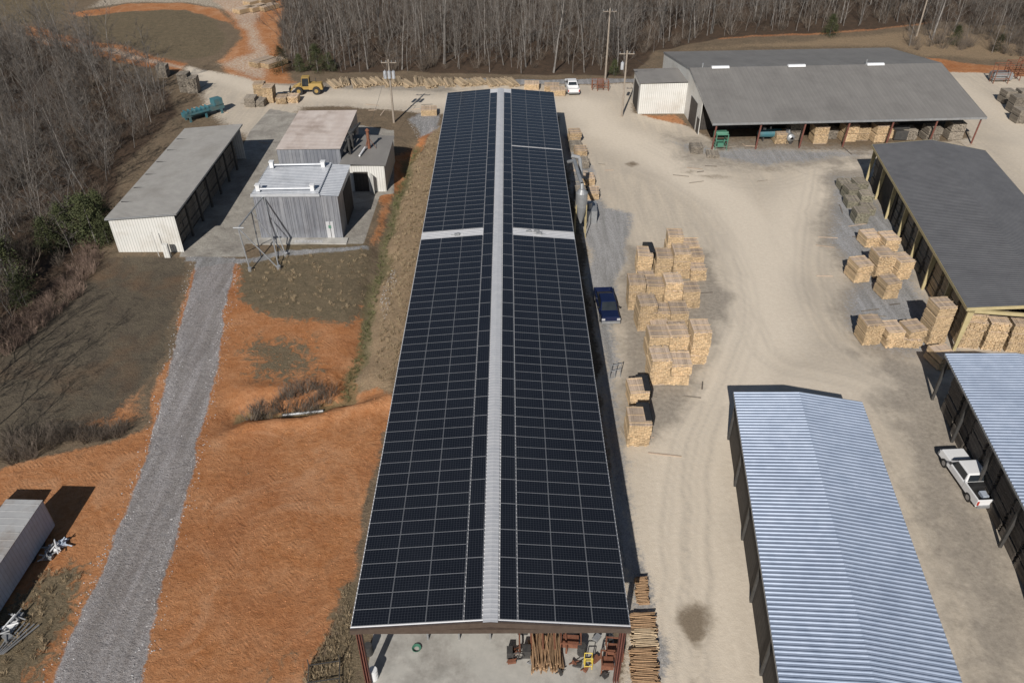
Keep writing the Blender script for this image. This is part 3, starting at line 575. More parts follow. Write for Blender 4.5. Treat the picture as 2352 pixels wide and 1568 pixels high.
for f_ in F[:3]: r.tube(f_, f_+Vector((0, 0, 0.4)), 0.22, n=8)
obj("pipe_gantry", r.mesh("pipe_gantry", ['steel']), label="braced galvanised pipe gantry beside the kiln", cat="pipe frame")
wo = P(1637, 284, 4.0); we = P(2262, 266, 4.0); rzW = math.radians(3.2); WW = (we-wo).length; DW = 31.0
rw = obj("warehouse", None, loc=(wo.x, wo.y, 0), rz=rzW, label="large warehouse with wide grey low pitched metal roof", cat="building")
r = MB(); t = MB(); t.corr([(0, 4.0), (14.5, 7.0), (DW, 4.6)], WW, 0.6, 0.014)
r.v = [(y, x, z) for x, y, z in t.v]; r.f = [f[::-1] for f in t.f]; r.m = t.m; kid(rw, "roof", r, ['grey_roof'])
r = MB(); r.box((WW/2, -0.03, 3.88), (WW, 0.05, 0.3))
for x in (0, WW):
    r.add([(x, 0, 3.75), (x, 14.5, 6.75), (x, 14.5, 7.05), (x, 0, 4.05)], [(0, 1, 2, 3)]); r.add([(x, 14.5, 6.75), (x, DW, 4.35), (x, DW, 4.65), (x, 14.5, 7.05)], [(0, 1, 2, 3)])
kid(rw, "fascia", r, ['steel'])
r = MB()
r.prism_x([(6.2, 0), (DW-0.1, 0), (DW-0.1, 4.4), (14.5, 6.8), (6.2, 5.1)], 0.1, 0.2); r.prism_x([(8, 0), (DW-0.1, 0), (DW-0.1, 4.4), (14.5, 6.8), (8, 5.5)], WW-0.2, WW-0.1); r.box((WW/2, DW-0.15, 2.2), (WW-0.5, 0.08, 4.4)); kid(rw, "wall", r, ['white_wall'])
r = MB(); r.box((0.07, 10, 1.9), (0.05, 3.6, 3.8)); r.box((0.07, 6.9, 1.1), (0.05, 1.2, 2.2)); kid(rw, "door", r, ['dark_wall'])
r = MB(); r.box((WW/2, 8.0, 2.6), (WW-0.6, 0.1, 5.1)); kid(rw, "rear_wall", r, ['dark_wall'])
for i in range(7):
    r = MB(); x = 0.6+i*(WW-1.2)/6; r.tube((x, 0.5, 0), (x+0.15, 0.4, 3.9), 0.12, n=6); kid(rw, "post", r, ['red_post'])
for i, x in enumerate((4.5, 16, 28)):
    r = MB(); r.box((x, 14.2, 7.15), (2.6, 0.7, 0.28), taper=(1, 0.5)); kid(rw, "ridge_vent", r, ['paint_white'])
r = MB(); r.tube((2.0, 14.7, 6.9), (2.0, 14.7, 7.6), 0.12, n=8); r.tube((27.0, 15, 6.8), (27.0, 15, 7.6), 0.12, n=8); kid(rw, "roof_pipe", r, ['steel'])
k = P(1465, 262); k2 = P(1577, 262)
ra = obj("annex_shed", None, loc=(k.x, k.y, 0), rz=0.01, label="white siding annex with grey roof beside warehouse", cat="building")
AW = k2.x-k.x; kiln_walls(ra, AW, 6.4, 4.7, 'white_wall')
r = MB(); r.corr([(-0.2, 4.75), (AW+0.1, 4.95)], 6.9, 0.3, 0.02, y0=-0.3); kid(ra, "roof", r, ['grey_roof'])
r = MB(); r.box((-0.04, 3.2, 1.9), (0.06, 4.2, 3.8)); kid(ra, "door", r, ['dark_wall'])

# ------------------------------------------------------------------ lumber
def lumber(w_, l_, h_, seed, packs=1, board=0.17, lay=0.062):
    q = random.Random(seed); mb = MB(); ph = h_/packs
    for p_ in range(packs):
        z0 = p_*ph; jx = q.uniform(-.08, .08); jy = q.uniform(-.08, .08); rag = q.choice([.04, .09, .12])
        for bx_ in (-0.4, 0.0, 0.4): mb.box((jx, bx_*l_, z0+0.05), (w_*0.96, 0.1, 0.1), mi=1)
        n = max(2, int((ph-0.12)/lay)); nb = int(w_/board)
        for i in range(n):
            z = z0+0.1+(i+0.5)*(ph-0.12)/n; th = (ph-0.12)/n*0.80; last = (i == n-1 and p_ == packs-1)
            for j in range(nb):
                x = -w_/2+(j+0.5)*w_/nb
                mb.box((x+jx+q.uniform(-.008, .008), jy+q.uniform(-rag, rag), z), (w_/nb*q.uniform(.88, .985), l_*q.uniform(.93, 1.0), th), mi=(1 if last else 0))
    for i in range(3): mb.box((q.uniform(-.1, .1), (-0.4+0.4*i)*l_, h_+0.01), (w_*1.02, 0.06, 0.03), mi=0)
    return mb
LV = {}
def lumber_mesh(kind, h_, v, w_=1.7, l_=2.1):
    key = (kind, round(h_*2)/2, v % 3, w_, l_)
    if key not in LV:
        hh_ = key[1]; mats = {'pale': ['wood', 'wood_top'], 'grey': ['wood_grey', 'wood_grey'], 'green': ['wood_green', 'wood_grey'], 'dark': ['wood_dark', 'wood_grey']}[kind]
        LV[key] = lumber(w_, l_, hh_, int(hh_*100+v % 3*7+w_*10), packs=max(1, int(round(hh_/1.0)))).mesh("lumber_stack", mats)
    return LV[key]
cnt = [0]
LABS = {'pale': "strapped stack of pale sawn boards on the gravel", 'grey': "weathered grey stack of boards", 'green': "stack of greenish treated lumber beside the shed", 'dark': "dark bundled timber stored under the shed roof"}
def stack(px, py, h_, kind='pale', rz=None, label=None, grp=None, w_=1.7, l_=2.1, world=None, sc=None):
    q = world if world else P(px, py); rz = R.uniform(-.08, .08) if rz is None else rz; cnt[0] += 1
    return obj("lumber_stack", lumber_mesh(kind, h_, cnt[0], w_, l_), loc=(q.x, q.y+l_/2, 0), rz=rz, scale=sc, label=label or LABS[kind], cat="lumber stack", group=grp or "lumber stacks in the yard")
for px, py, h_ in [(1548, 592, 2.5), (1586, 600, 2.0), (1480, 630, 2.5), (1523, 636, 2.5), (1562, 641, 3), (1594, 630, 2.0), (1602, 648, 1.5), (1460, 714, 3), (1502, 702, 2.5), (1543, 709, 3), (1585, 711, 2), (1482, 762, 3), (1522, 752, 1.5), (1559, 756, 2),
                   (1602, 838, 3.5), (1508, 828, 2.5), (1554, 828, 2.5), (1512, 886, 3), (1560, 884, 2.0), (1516, 788, 1.5), (1556, 800, 2), (1487, 672, 1.5),
                   (1466, 945, 2), (1466, 1025, 2.5)]:
    stack(px, py, h_, sc=(R.uniform(.93, 1.06), R.uniform(.9, 1.1), R.uniform(.9, 1.08)))
for px, py, h_ in [(1943, 440, 1.0), (1975, 447, 1.5), (1958, 462, 1.5), (1960, 480, 1.0), (1988, 475, 1.5), (1980, 516, 1.5), (1995, 497, 1.0)]:
    stack(px, py, h_, 'green', w_=1.5, l_=1.9)
for px, py, h_ in [(2000, 570, 1.5), (2042, 580, 1.5), (1975, 650, 2), (2025, 640, 2.5), (2068, 645, 2.5), (2042, 689, 2), (2000, 795, 2.5), (2048, 800, 2), (2095, 800, 2), (2145, 796, 4), (2168, 850, 1.5)]:
    stack(px, py, h_, rz=R.uniform(.05, .2), sc=(R.uniform(.93, 1.08), R.uniform(.9, 1.1), R.uniform(.9, 1.08)))
for i in range(14):
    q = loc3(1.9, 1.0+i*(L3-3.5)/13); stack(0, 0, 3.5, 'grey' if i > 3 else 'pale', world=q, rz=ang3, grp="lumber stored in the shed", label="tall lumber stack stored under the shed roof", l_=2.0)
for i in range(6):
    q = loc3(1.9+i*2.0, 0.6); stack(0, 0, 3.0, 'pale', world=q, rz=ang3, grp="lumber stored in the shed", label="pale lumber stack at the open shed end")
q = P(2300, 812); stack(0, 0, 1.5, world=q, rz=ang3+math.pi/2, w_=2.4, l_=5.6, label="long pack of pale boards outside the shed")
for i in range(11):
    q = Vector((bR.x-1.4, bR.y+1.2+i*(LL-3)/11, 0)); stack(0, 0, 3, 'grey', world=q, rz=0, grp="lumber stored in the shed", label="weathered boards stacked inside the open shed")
for i in range(11):
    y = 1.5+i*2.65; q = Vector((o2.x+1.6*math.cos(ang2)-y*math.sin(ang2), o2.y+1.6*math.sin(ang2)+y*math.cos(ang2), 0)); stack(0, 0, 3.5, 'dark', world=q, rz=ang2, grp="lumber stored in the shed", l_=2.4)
for x, h_, kd, yo in [(11, 1.5, 'pale', 1.9), (13.2, 2.5, 'grey', 3.0), (16.3, 2.5, 'pale', 1.6), (18.3, 1.5, 'grey', 3.2), (20.6, 2.5, 'pale', 2.0), (22.7, 2, 'pale', 2.4), (25.0, 2.5, 'pale', 1.5), (27.1, 2, 'pale', 2.8), (29.5, 1.5, 'grey', 2.2), (32.5, 2, 'grey', 1.4), (36, 2.5, 'grey', 1.8)]:
    q = Vector((wo.x+x*math.cos(rzW)-yo*math.sin(rzW), wo.y+x*math.sin(rzW)+yo*math.cos(rzW), 0)); stack(0, 0, h_, kd, world=q, rz=rzW+R.uniform(-.06, .06), grp="lumber under the warehouse eave", label="board stack under the warehouse front eave", w_=2.0)
for px, py, h_, kd in [(425, 214, 3, 'grey'), (443, 216, 2.5, 'grey'), (372, 180, 2, 'grey'), (596, 222, 2, 'pale'), (618, 238, 2.5, 'pale'), (575, 248, 1.5, 'grey'), (597, 246, 1.0, 'grey'), (646, 240, 1, 'pale'), (672, 238, 1, 'pale'),
                       (2315, 240, 2, 'grey'), (2335, 262, 2.5, 'grey'), (2350, 240, 2, 'grey'), (2345, 285, 2, 'grey'), (1320, 330, 1.5, 'pale'), (1322, 350, 1, 'grey'), (1335, 362, 1, 'pale'), (1338, 388, 1, 'grey'), (1350, 428, 1, 'pale'), (1362, 460, 1, 'pale'), (1335, 458, 1, 'grey'), (1600, 355, 1, 'grey'), (1640, 365, 0.5, 'grey'), (2090, 800, 1, 'pale')]:
    stack(px, py, h_, kd, label="low stack of boards beside the dirt road" if py < 300 else None, w_=1.65, l_=2.0)
for px, py in [(555, 34), (585, 30), (612, 28), (578, 16), (605, 12), (598, 158), (622, 160)]: stack(px, py, 1.0, 'pale', rz=-0.6, w_=2.4, l_=4.6, label="long pale timber pack at the clearing edge")
for px, py in [(1222, 208), (1268, 212), (1280, 222), (985, 268)]: stack(px, py, 1.0, 'pale', label="low pack of pale boards by the road", w_=2.4, l_=2.0)
for px, py, z, sc_ in ((1466, 945, 2, .8), (1466, 1025, 2.5, .8), (1480, 630, 2.5, 1)):
    q = P(px, py); r = MB(); r.box((0.62, 0.1, 0), (0.5, 2.0, 0.03)); r.box((0.93, 0, -0.4), (0.03, 2.2, 0.8)); r.box((0.4, 1.16, -0.3), (1.0, 0.2, 0.6))
    obj("tarpaulin", r.mesh("tarpaulin", ['black']), loc=(q.x, q.y+1.1, z+0.05), label="black plastic sheet draped over a lumber stack", cat="tarpaulin", group="tarpaulins on lumber")
def logs(n, L_, rad, seed, tilt=0.1, wid=2.0):
    q = random.Random(seed); mb = MB(); nrow = max(3, int(wid/(rad*2.1))); i = 0; row = 0
    while i < n and nrow > 0:
        for j in range(nrow):
            x = (j-(nrow-1)/2)*rad*2.1+q.uniform(-.03, .03); z = rad+row*rad*1.8; dx = q.uniform(-tilt, tilt); dy = q.uniform(-.25, .25); rr = rad*q.uniform(.8, 1.1)
            mb.tube((x-dx, -L_/2+dy, z), (x+dx, L_/2+dy, z+q.uniform(-.02, .04)), rr, rr*0.9, n=6); i += 1
            if i >= n: break
        row += 1; nrow -= 1
    return mb
lm = [logs(40, 3.4, 0.08, s, 0.12, 2.0).mesh("log_pile", ['log']) for s in range(3)]
for i, px in enumerate(list(range(770, 1040, 24))+list(range(1062, 1185, 22))):
    q = P(px+R.uniform(-4, 4), 193+R.uniform(-3, 3)); obj("log_pile", lm[i % 3], loc=(q.x, q.y, 0), rz=0.35+R.uniform(-.2, .2), scale=(1, R.uniform(.8, 1.1), R.uniform(.6, 1.2)), label="pile of peeled round posts along the road", cat="log pile", group="log piles along the road")
sm = [logs(70, 1.7, 0.035, 40+s, 0.07, 1.4).mesh("stake_pile", ['stake' if s == 1 else 'log']) for s in range(2)]
for i, (px, py) in enumerate([(1473, 1345), (1474, 1372), (1476, 1432), (1478, 1470), (1478, 1515), (1480, 1552)]):
    q = P(px, py); obj("stake_pile", sm[1 if i != 3 else 0], loc=(q.x, q.y, 0), rz=math.pi/2+R.uniform(-.05, .05), scale=((.8 if i < 2 else 1.0), (.4 if i < 2 else 0.8), 1.6), label="pile of thin round stakes beside the shed", cat="stake pile", group="stake piles beside the shed")
# ------------------------------------------------------------------ vehicles
def frust(mb, y0, y1, w0, z0, t0, t1, w1, z1): mb.add([(-w0/2, y0, z0), (w0/2, y0, z0), (w0/2, y1, z0), (-w0/2, y1, z0), (-w1/2, t0, z1), (w1/2, t0, z1), (w1/2, t1, z1), (-w1/2, t1, z1)], [(3, 2, 1, 0), (4, 5, 6, 7), (0, 1, 5, 4), (1, 2, 6, 5), (2, 3, 7, 6), (3, 0, 4, 7)])
def pickup(paint, loc, rz, label, sc=1.0):
    root = obj("pickup_truck", None, loc=loc, rz=rz, label=label, cat="pickup truck", scale=sc)
    r = MB(); frust(r, 1.0, 2.85, 1.98, 0.45, 1.05, 2.75, 1.8, 1.12); r.box((0, 0.0, 0.75), (1.96, 2.3, 0.62)); kid(root, "body", r, [paint], bevel=0.07)
    r = MB(); frust(r, -0.95, 1.55, 1.84, 1.02, -0.75, 0.75, 1.5, 1.80); kid(root, "cab", r, [paint], bevel=0.08)
    r = MB(); r.add([(-0.80, 1.53, 1.12), (0.80, 1.53, 1.12), (0.68, 0.90, 1.76), (-0.68, 0.90, 1.76)], [(0, 1, 2, 3)]); kid(root, "windshield", r, ['glass'])
    r = MB(); r.add([(0.76, -0.96, 1.12), (-0.76, -0.96, 1.12), (-0.66, -0.80, 1.68), (0.66, -0.80, 1.68)], [(0, 1, 2, 3)]); kid(root, "rear_window", r, ['glass'])
    for s in (-1, 1):
        r = MB(); r.add([(s*0.925, -0.75, 1.12), (s*0.925, 1.2, 1.12), (s*0.79, 0.72, 1.70), (s*0.79, -0.66, 1.70)], [(0, 1, 2, 3)]); kid(root, "side_window", r, ['glass'])
        r = MB(); r.box((s*1.08, 1.05, 1.2), (0.2, 0.1, 0.18)); kid(root, "mirror", r, ['black'])
        r = MB(); r.box((s*0.78, 2.80, 0.86), (0.34, 0.1, 0.2)); kid(root, "headlight", r, ['galv_main'])
        r = MB(); r.box((s*0.9, -2.93, 0.85), (0.14, 0.06, 0.36)); kid(root, "tail_light", r, ['red'])
        for yy in (1.85, -1.85):
            r = MB(); r.tube((s*0.74, yy, 0.39), (s*1.0, yy, 0.39), 0.39, n=18, mi=0); r.tube((s*0.99, yy, 0.39), (s*1.012, yy, 0.39), 0.22, n=12, mi=1); kid(root, "wheel", r, ['tyre', 'rim'])
    r = MB(); r.box((-0.93, -1.9, 0.82), (0.12, 2.0, 0.7)); r.box((0.93, -1.9, 0.82), (0.12, 2.0, 0.7)); r.box((0, -2.85, 0.82), (1.74, 0.1, 0.66)); r.box((0, -0.99, 0.95), (1.74, 0.06, 0.45)); kid(root, "bed", r, [paint], bevel=0.03)
    r = MB(); r.box((0, -1.9, 0.6), (1.74, 1.8, 0.08)); kid(root, "bed_floor", r, ['black'])
    r = MB(); r.box((0, 2.88, 0.55), (1.9, 0.14, 0.25)); r.box((0, -2.98, 0.52), (1.8, 0.14, 0.2)); kid(root, "bumper", r, ['steel'])
    return root
q = P(1394, 722); pickup('paint_blue', (q.x, q.y+0.6, 0), math.pi+0.05, "dark blue pickup truck parked beside the solar shed", 0.93)
q = P(2218, 1108); wt = pickup('paint_white', (q.x, q.y, 0), math.radians(3), "white pickup truck parked between two sheds", 0.93)
r = MB(); r.box((0, -1.25, 0.95), (1.6, 0.45, 0.45)); kid(wt, "toolbox", r, ['black'])
r = MB(); r.box((0.1, -2.0, 0.75), (0.5, 0.6, 0.3)); kid(wt, "crate", r, ['trailer_side'])
q = P(1314, 212); pickup('paint_white', (q.x, q.y+1, 0), 0.05, "white pickup truck parked on the dirt road", .95)
q = P(708, 214); ld = obj("wheel_loader", None, loc=(q.x, q.y, 0), rz=math.radians(94), label="yellow wheel loader with raised forks on dirt road", cat="wheel loader", scale=.8)
r = MB(); frust(r, -3.2, -0.4, 1.9, 0.9, -3.0, -0.4, 1.6, 2.1); r.box((0, 0.4, 1.2), (1.0, 1.8, 0.7)); r.box((0, 1.6, 1.3), (1.3, 1.2, 0.8)); kid(ld, "body", r, ['paint_yellow'], bevel=0.06)
r = MB(); frust(r, -0.6, 0.9, 1.5, 1.7, -0.5, 0.7, 1.4, 3.2); kid(ld, "cab_glass", r, ['glass'])
r = MB(); r.box((0, 0.1, 3.28), (1.6, 1.5, 0.14)); [r.tube((x, y, 1.7), (x*0.95, y*0.9, 3.2), 0.06, n=4) for x in (-.76, .76) for y in (-.62, .92)]; kid(ld, "cab", r, ['paint_yellow'])
for s in (-1, 1):
    r = MB(); r.path([(s*0.5, 1.3, 1.9), (s*0.5, 2.6, 1.5), (s*0.5, 3.4, 0.6)], [.14, .14, .12], 6); r.tube((s*0.3, 1.2, 1.2), (s*0.4, 2.6, 1.3), 0.09, n=6); kid(ld, "lift_arm", r, ['paint_yellow'])
    r = MB(); r.box((s*0.55, 4.3, 0.22), (0.16, 1.7, 0.09)); kid(ld, "fork", r, ['darksteel'])
    for yy in (1.6, -1.9):
        r = MB(); r.tube((s*0.75, yy, 0.8), (s*1.35, yy, 0.8), 0.8, n=20, mi=0); r.tube((s*1.34, yy, 0.8), (s*1.38, yy, 0.8), 0.38, n=12, mi=1); kid(ld, "wheel", r, ['tyre', 'paint_yellow'])
r = MB(); r.box((0, 3.5, 0.75), (2.0, 0.12, 1.1)); kid(ld, "fork_carriage", r, ['darksteel'])
r = MB(); r.tube((0.4, -1.8, 2.0), (0.4, -1.8, 2.9), 0.08, n=8); kid(ld, "exhaust_pipe", r, ['darksteel'])
def trailer(loc, rz, side, roof_, label, L_=14):
    root = obj("box_trailer", None, loc=loc, rz=rz, label=label, cat="trailer")
    r = MB(); r.box((0, -L_/2, 1.55), (2.5, L_, 2.5)); kid(root, "body", r, [side], bevel=0.03)
    r = MB(); r.box((0, -L_/2, 2.83), (2.54, L_+0.04, 0.05)); [r.box((0, -0.4-i*0.6, 2.865), (2.4, 0.05, 0.02)) for i in range(int(L_/0.6))]; kid(root, "roof", r, [roof_])
    r = MB(); r.box((0, -L_/2, 0.22), (1.0, L_-0.5, 0.15)); [r.tube((s*0.8, -1.6-y, 0.3), (s*1.2, -1.6-y, 0.3), 0.3, n=14) for s in (-1, 1) for y in (0, 1.2)]; kid(root, "chassis", r, ['tyre'])
    r = MB(); [r.box((x, 0.03, 1.5), (0.05, 0.05, 2.3)) for x in (-1.2, -.05, .05, 1.2)]; kid(root, "rear_door", r, ['steel'])
q = P(98, 1147, 2.86); trailer((q.x-1.25, q.y, 0), math.radians(-2), 'trailer_side', 'trailer_roof', "weathered pale blue box trailer standing on red clay")
trailer((q.x-4.4, q.y-0.3, 0), math.radians(-1), 'rust', 'trailer_roof', "rusty box trailer parked beside the pale one")
scr = [(132, 1262, 'paint_white'), (112, 1282, 'steel'), (146, 1250, 'trailer_side'), (120, 1265, 'steel'), (30, 1440, 'paint_white'), (20, 1465, 'steel'), (45, 1420, 'steel')]
for i, (px, py, mt) in enumerate(scr):
    q = P(px, py); r = MB()
    for j in range(5):
        t = R.uniform(0, 3.1); l_ = R.uniform(.2, .6); r.tube((R.uniform(-.3, .3)-math.cos(t)*l_, R.uniform(-.3, .3)-math.sin(t)*l_, 0.1+j*0.08), (math.cos(t)*l_, math.sin(t)*l_, 0.15+j*0.1), 0.05, n=5)
    r.box((0, 0, 0.15), (0.6, 0.4, 0.2), rz=R.uniform(0, 3)); obj("scrap_pile", r.mesh("scrap_pile", [mt]), loc=(q.x, q.y, gz(q.x, q.y)), label="scrap metal pieces dumped on the clay bank", cat="scrap metal", group="scrap metal on the bank")
for i in range(5):
    q = P(22+i*5, 1470); r = MB(); r.tube((0, -1.1, 0.1+i*.03), (0.2*i-0.3, 1.2, 0.12), 0.05, n=6); obj("metal_pipe", r.mesh("metal_pipe", ['steel']), loc=(q.x, q.y, 0), rz=-0.3, label="loose galvanised pipe lying on the ground", cat="pipe", group="loose pipes on the ground")
a_ = P(646, 940); b_ = P(740, 930); r = MB(); r.tube((a_.x, a_.y, gz(a_.x, a_.y)+.1), (b_.x, b_.y, gz(b_.x, b_.y)+.05), 0.13, n=10); obj("drain_pipe", r.mesh("drain_pipe", ['steel']), label="grey corrugated drain pipe lying in the ditch", cat="pipe")
q = P(1350, 560); cy = obj("dust_collector", None, loc=(8.1, q.y+2.0, 0), label="grey cyclone dust collector on legs by the shed", cat="dust collector", scale=.88)
r = MB(); r.tube((0, 0, 4.2), (0, 0, 6.0), 0.75, 0.75, n=18); r.tube((0, 0, 6.0), (0, 0, 6.5), 0.75, 0.35, n=18); r.tube((0, 0, 1.8), (0, 0, 4.2), 0.2, 0.75, n=18); kid(cy, "cyclone_body", r, ['steel'])
r = MB(); r.path([(0, 0, 6.4), (0, 0.4, 7.0), (-0.3, 2.5, 7.3), (-0.5, 7, 7.2), (-1.2, 8.0, 6.6)], [.24]*5, 10); r.path([(-0.7, 9.5, 6.8), (0.4, 9.4, 6.6), (0.7, 8.5, 4.0)], [.28]*3, 10); kid(cy, "duct", r, ['steel'])
for x in (-.7, .7):
    for y in (-.7, .7):
        r = MB(); r.tube((x, y, 0), (x*0.9, y*0.9, 4.6), 0.06, n=5); kid(cy, "leg", r, ['cream'])
r = MB(); r.box((1.6, 4.0, 0.9), (1.8, 1.6, 1.8)); r.box((1.5, 6.6, 0.5), (2.6, 2.4, 1.0)); r.tube((1.5, 4.0, 1.8), (1.5, 4.0, 2.7), 0.35, n=12); kid(cy, "fan_housing", r, ['steel'])
def tank(loc, rz, mat, label, L_=3.0, rad=0.6):
    root = obj("pressure_tank", None, loc=loc, rz=rz, label=label, cat="tank")
    r = MB(); r.path([(0, -L_/2-.25, rad+.5), (0, -L_/2, rad+.5), (0, L_/2, rad+.5), (0, L_/2+.25, rad+.5)], [rad*.4, rad, rad, rad*.4], 16); kid(root, "shell", r, [mat])
    for yy in (-L_*.3, L_*.3):
        r = MB(); r.box((0, yy, 0.3), (rad*1.5, 0.15, 0.6)); kid(root, "saddle", r, ['darksteel'])
    r = MB(); r.tube((0, 0, rad*2+.4), (0, 0, rad*2+.8), 0.12, n=8); r.box((0, L_*.3, rad*2+.55), (0.5, 0.4, 0.3)); kid(root, "fitting", r, ['steel']); return root
q = P(1770, 330); tank((q.x, q.y+1.2, 0), math.pi/2, 'teal', "teal compressor tank outside the warehouse")
q = P(1812, 334); tank((q.x, q.y+1, 0), 0.1, 'steel', "grey steel tank outside the warehouse", 2.0, .55)
q = P(470, 268); r = MB()
r.box((0, 0, 1.0), (1.1, 6.5, .7)); r.box((0, 2.4, 1.8), (1.3, 1.4, .9)); [r.box((s*.7, y, .35), (.15, .3, .7)) for s in (-1, 1) for y in (-2.6, 0, 2.6)]
[r.tube((-.6, -2.8+i*.7, 1.45), (.6, -2.8+i*.7, 1.45), .14, n=6) for i in range(6)]; r.box((.8, -1, 1.1), (.3, 3, .15))
obj("sorting_conveyor", r.mesh("sorting_conveyor", ['teal']), loc=(q.x, q.y, 0), rz=-.75, label="long teal painted sorting conveyor on dirt", cat="machine")
q = P(1655, 345); r = MB()
for x in (-.8, .8):
    for y in (-.8, .8): r.tube((x, y, 0), (x, y, 2.2), 0.07, n=6)
for z in (0.5, 1.4, 2.2): [r.tube((-.8, y, z), (.8, y, z), 0.06, n=6) for y in (-.8, .8)]; [r.tube((x, -.8, z), (x, .8, z), 0.06, n=6) for x in (-.8, .8)]
r.tube((-.9, 0, 2.1), (.9, 0, 2.1), 0.28, n=12); r.box((0, 0, 0.6), (.8, .8, 0.5)); obj("saw_machine", r.mesh("saw_machine", ['green']), loc=(q.x, q.y+0.8, 0), label="green framed sawmill machine outside the warehouse", cat="machine")
q = P(2065, 322); r = MB(); r.box((0, 0, .8), (1.8, 1.6, 1.3)); r.tube((-1.1, 0, 1.7), (1.1, 0, 1.7), .35, n=12); r.box((1.2, .2, 1), (.3, .3, 2)); obj("saw_machine", r.mesh("saw_machine", ['darksteel']), loc=(q.x, q.y+0.5, 0), label="dark sawmill machine under the warehouse eave", cat="machine")
q = P(2320, 190)
for i in range(3):
    r = MB()
    for x in (-1.2, 1.2): [r.tube((x, y, 0), (x, y, 3.2), 0.07, n=4) for y in (-.6, .6)]
    for z in (0.8, 1.6, 2.4, 3.1): [r.tube((-1.2, y, z), (1.2, y, z), 0.06, n=4) for y in (-.6, .6)]
    for x in (-1.2, 1.2): [r.tube((x, -.6, z), (x, .6, z), 0.05, n=4) for z in (0.8, 3.1)]
    obj("steel_rack", r.mesh("steel_rack", ['rust']), loc=(q.x-2+i*2.8, q.y+i*1.5, 0), label="rusty steel storage rack by the clay bank", cat="rack", group="steel racks by the bank")
q = P(2295, 185); r = MB(); r.box((0, 0, .8), (3.4, 1.4, 1.0)); r.box((0, 0, 1.4), (3.0, 1.2, .2)); obj("skip_bin", r.mesh("skip_bin", ['steel']), loc=(q.x, q.y, 0), label="grey steel skip bin near the yard edge", cat="skip")
for px, py in ((1372, 205), (1384, 207)):
    q = P(px, py); r = MB(); [r.tube((x, y, 0), (x, y, 1.6), .06, n=5) for x in (-.9, .9) for y in (-.5, .5)]; [r.tube((-.9, y, z), (.9, y, z), .05, n=5) for y in (-.5, .5) for z in (.5, 1.0, 1.6)]
    obj("steel_rack", r.mesh("steel_rack", ['rust']), loc=(q.x, q.y, 0), label="small rusty rack beside the road", cat="rack", group="steel racks by the road")
# ------------------------------------------------------------------ front bay contents
q = P(1255, 1525); r = logs(90, 2.3, 0.035, 77, 0.16, 1.7)
obj("stake_pile", r.mesh("stake_pile_big", ['stake']), loc=(q.x, q.y+0.6, 0.02), scale=(1.15, 0.9, 2.2), label="heap of brown wooden stakes on the concrete floor", cat="stake pile")
q = P(1055, 1462); rc = obj("roller_conveyor", None, loc=(q.x, q.y+0.6, 0), label="black roller conveyor inside the shed front", cat="conveyor")
r = MB(); [r.tube((-1.8+i*0.45, -0.7, 0.9), (-1.8+i*0.45, 0.9, 0.9), 0.09, n=8) for i in range(9)]; kid(rc, "roller", r, ['black'])
r = MB(); r.box((0, -0.75, 0.85), (4.0, 0.1, 0.18)); r.box((0, 0.95, 0.85), (4.0, 0.1, 0.18)); [r.box((x, y, 0.4), (0.1, 0.1, 0.8)) for x in (-1.9, 0, 1.9) for y in (-.75, .95)]; kid(rc, "frame", r, ['steel'])
q = P(1245, 1455); rm = obj("debarking_machine", None, loc=(q.x, q.y+0.3, 0), label="red and grey post machine inside the shed front", cat="machine")
r = MB(); r.box((0, 0, 1.3), (3.2, 0.25, 0.25)); kid(rm, "beam", r, ['red'])
r = MB(); r.box((-1.2, 0, 0.6), (0.6, 0.8, 1.1)); r.box((1.2, 0, 0.6), (0.5, 0.8, 1.1)); r.box((0, 0.4, 0.5), (2.2, 0.4, 0.7)); kid(rm, "housing", r, ['darksteel'])
r = MB(); [r.box((-1.4+i*0.7, -1.0, 0.6), (0.1, 1.4, 0.1)) for i in range(5)]; [r.box((x, -1.6, 0.3), (0.1, 0.1, 0.6)) for x in (-1.4, 1.4)]; kid(rm, "infeed_arm", r, ['rust'])
for px, py, w_ in ((1410, 1500, 1.0), (1395, 1530, .8), (1310, 1480, 1.2)):
    q = P(px, py); r = MB(); [r.box((x, y, .45), (.07, .07, .9)) for x in (-w_/2, w_/2) for y in (-.5, .5)]; [r.box((0, y, .85), (w_, .07, .07)) for y in (-.5, .5)]; [r.box((x, 0, .85), (.07, 1.0, .07)) for x in (-w_/2, w_/2)]; r.box((0, 0, .35), (w_*.8, .7, .3))
    obj("work_bench", r.mesh("work_bench", ['rust']), loc=(q.x, q.y, .02), rz=R.uniform(-.1, .1), label="rusty steel work bench in the shed front", cat="bench", group="work benches in the shed")
q = P(1190, 1515); r = MB()
for i in range(16):
    t = 2*math.pi*i/16; u = 2*math.pi*(i+1)/16; r.tube((0.35*math.cos(t), 0, .4+0.35*math.sin(t)), (0.35*math.cos(u), 0, .4+0.35*math.sin(u)), .04, n=5)
for i in range(4): r.tube((0, 0, .4), (0.35*math.cos(i*1.57), 0, .4+.35*math.sin(i*1.57)), .025, n=4)
r.box((0.5, .3, .4), (.5, .5, .7)); r.box((-.5, .3, .3), (.35, .5, .6)); obj("hand_cart", r.mesh("hand_cart", ['darksteel']), loc=(q.x, q.y, 0.02), label="dark wheeled cart with parts on concrete floor", cat="cart")
q = P(1350, 1530); r = MB(); [r.tube((x, y, 0), (x, y, 1.1), .03, n=6) for x in (-.22, .22) for y in (-.18, .18)]; [r.tube((-.22, y, z), (.22, y, z), .03, n=6) for y in (-.18, .18) for z in (.3, 1.1)]; obj("tool_stand", r.mesh("tool_stand", ['yellow']), loc=(q.x, q.y, 0.02), label="yellow tubular steel tool stand on concrete", cat="stand")
q = P(957, 1490); r = MB()
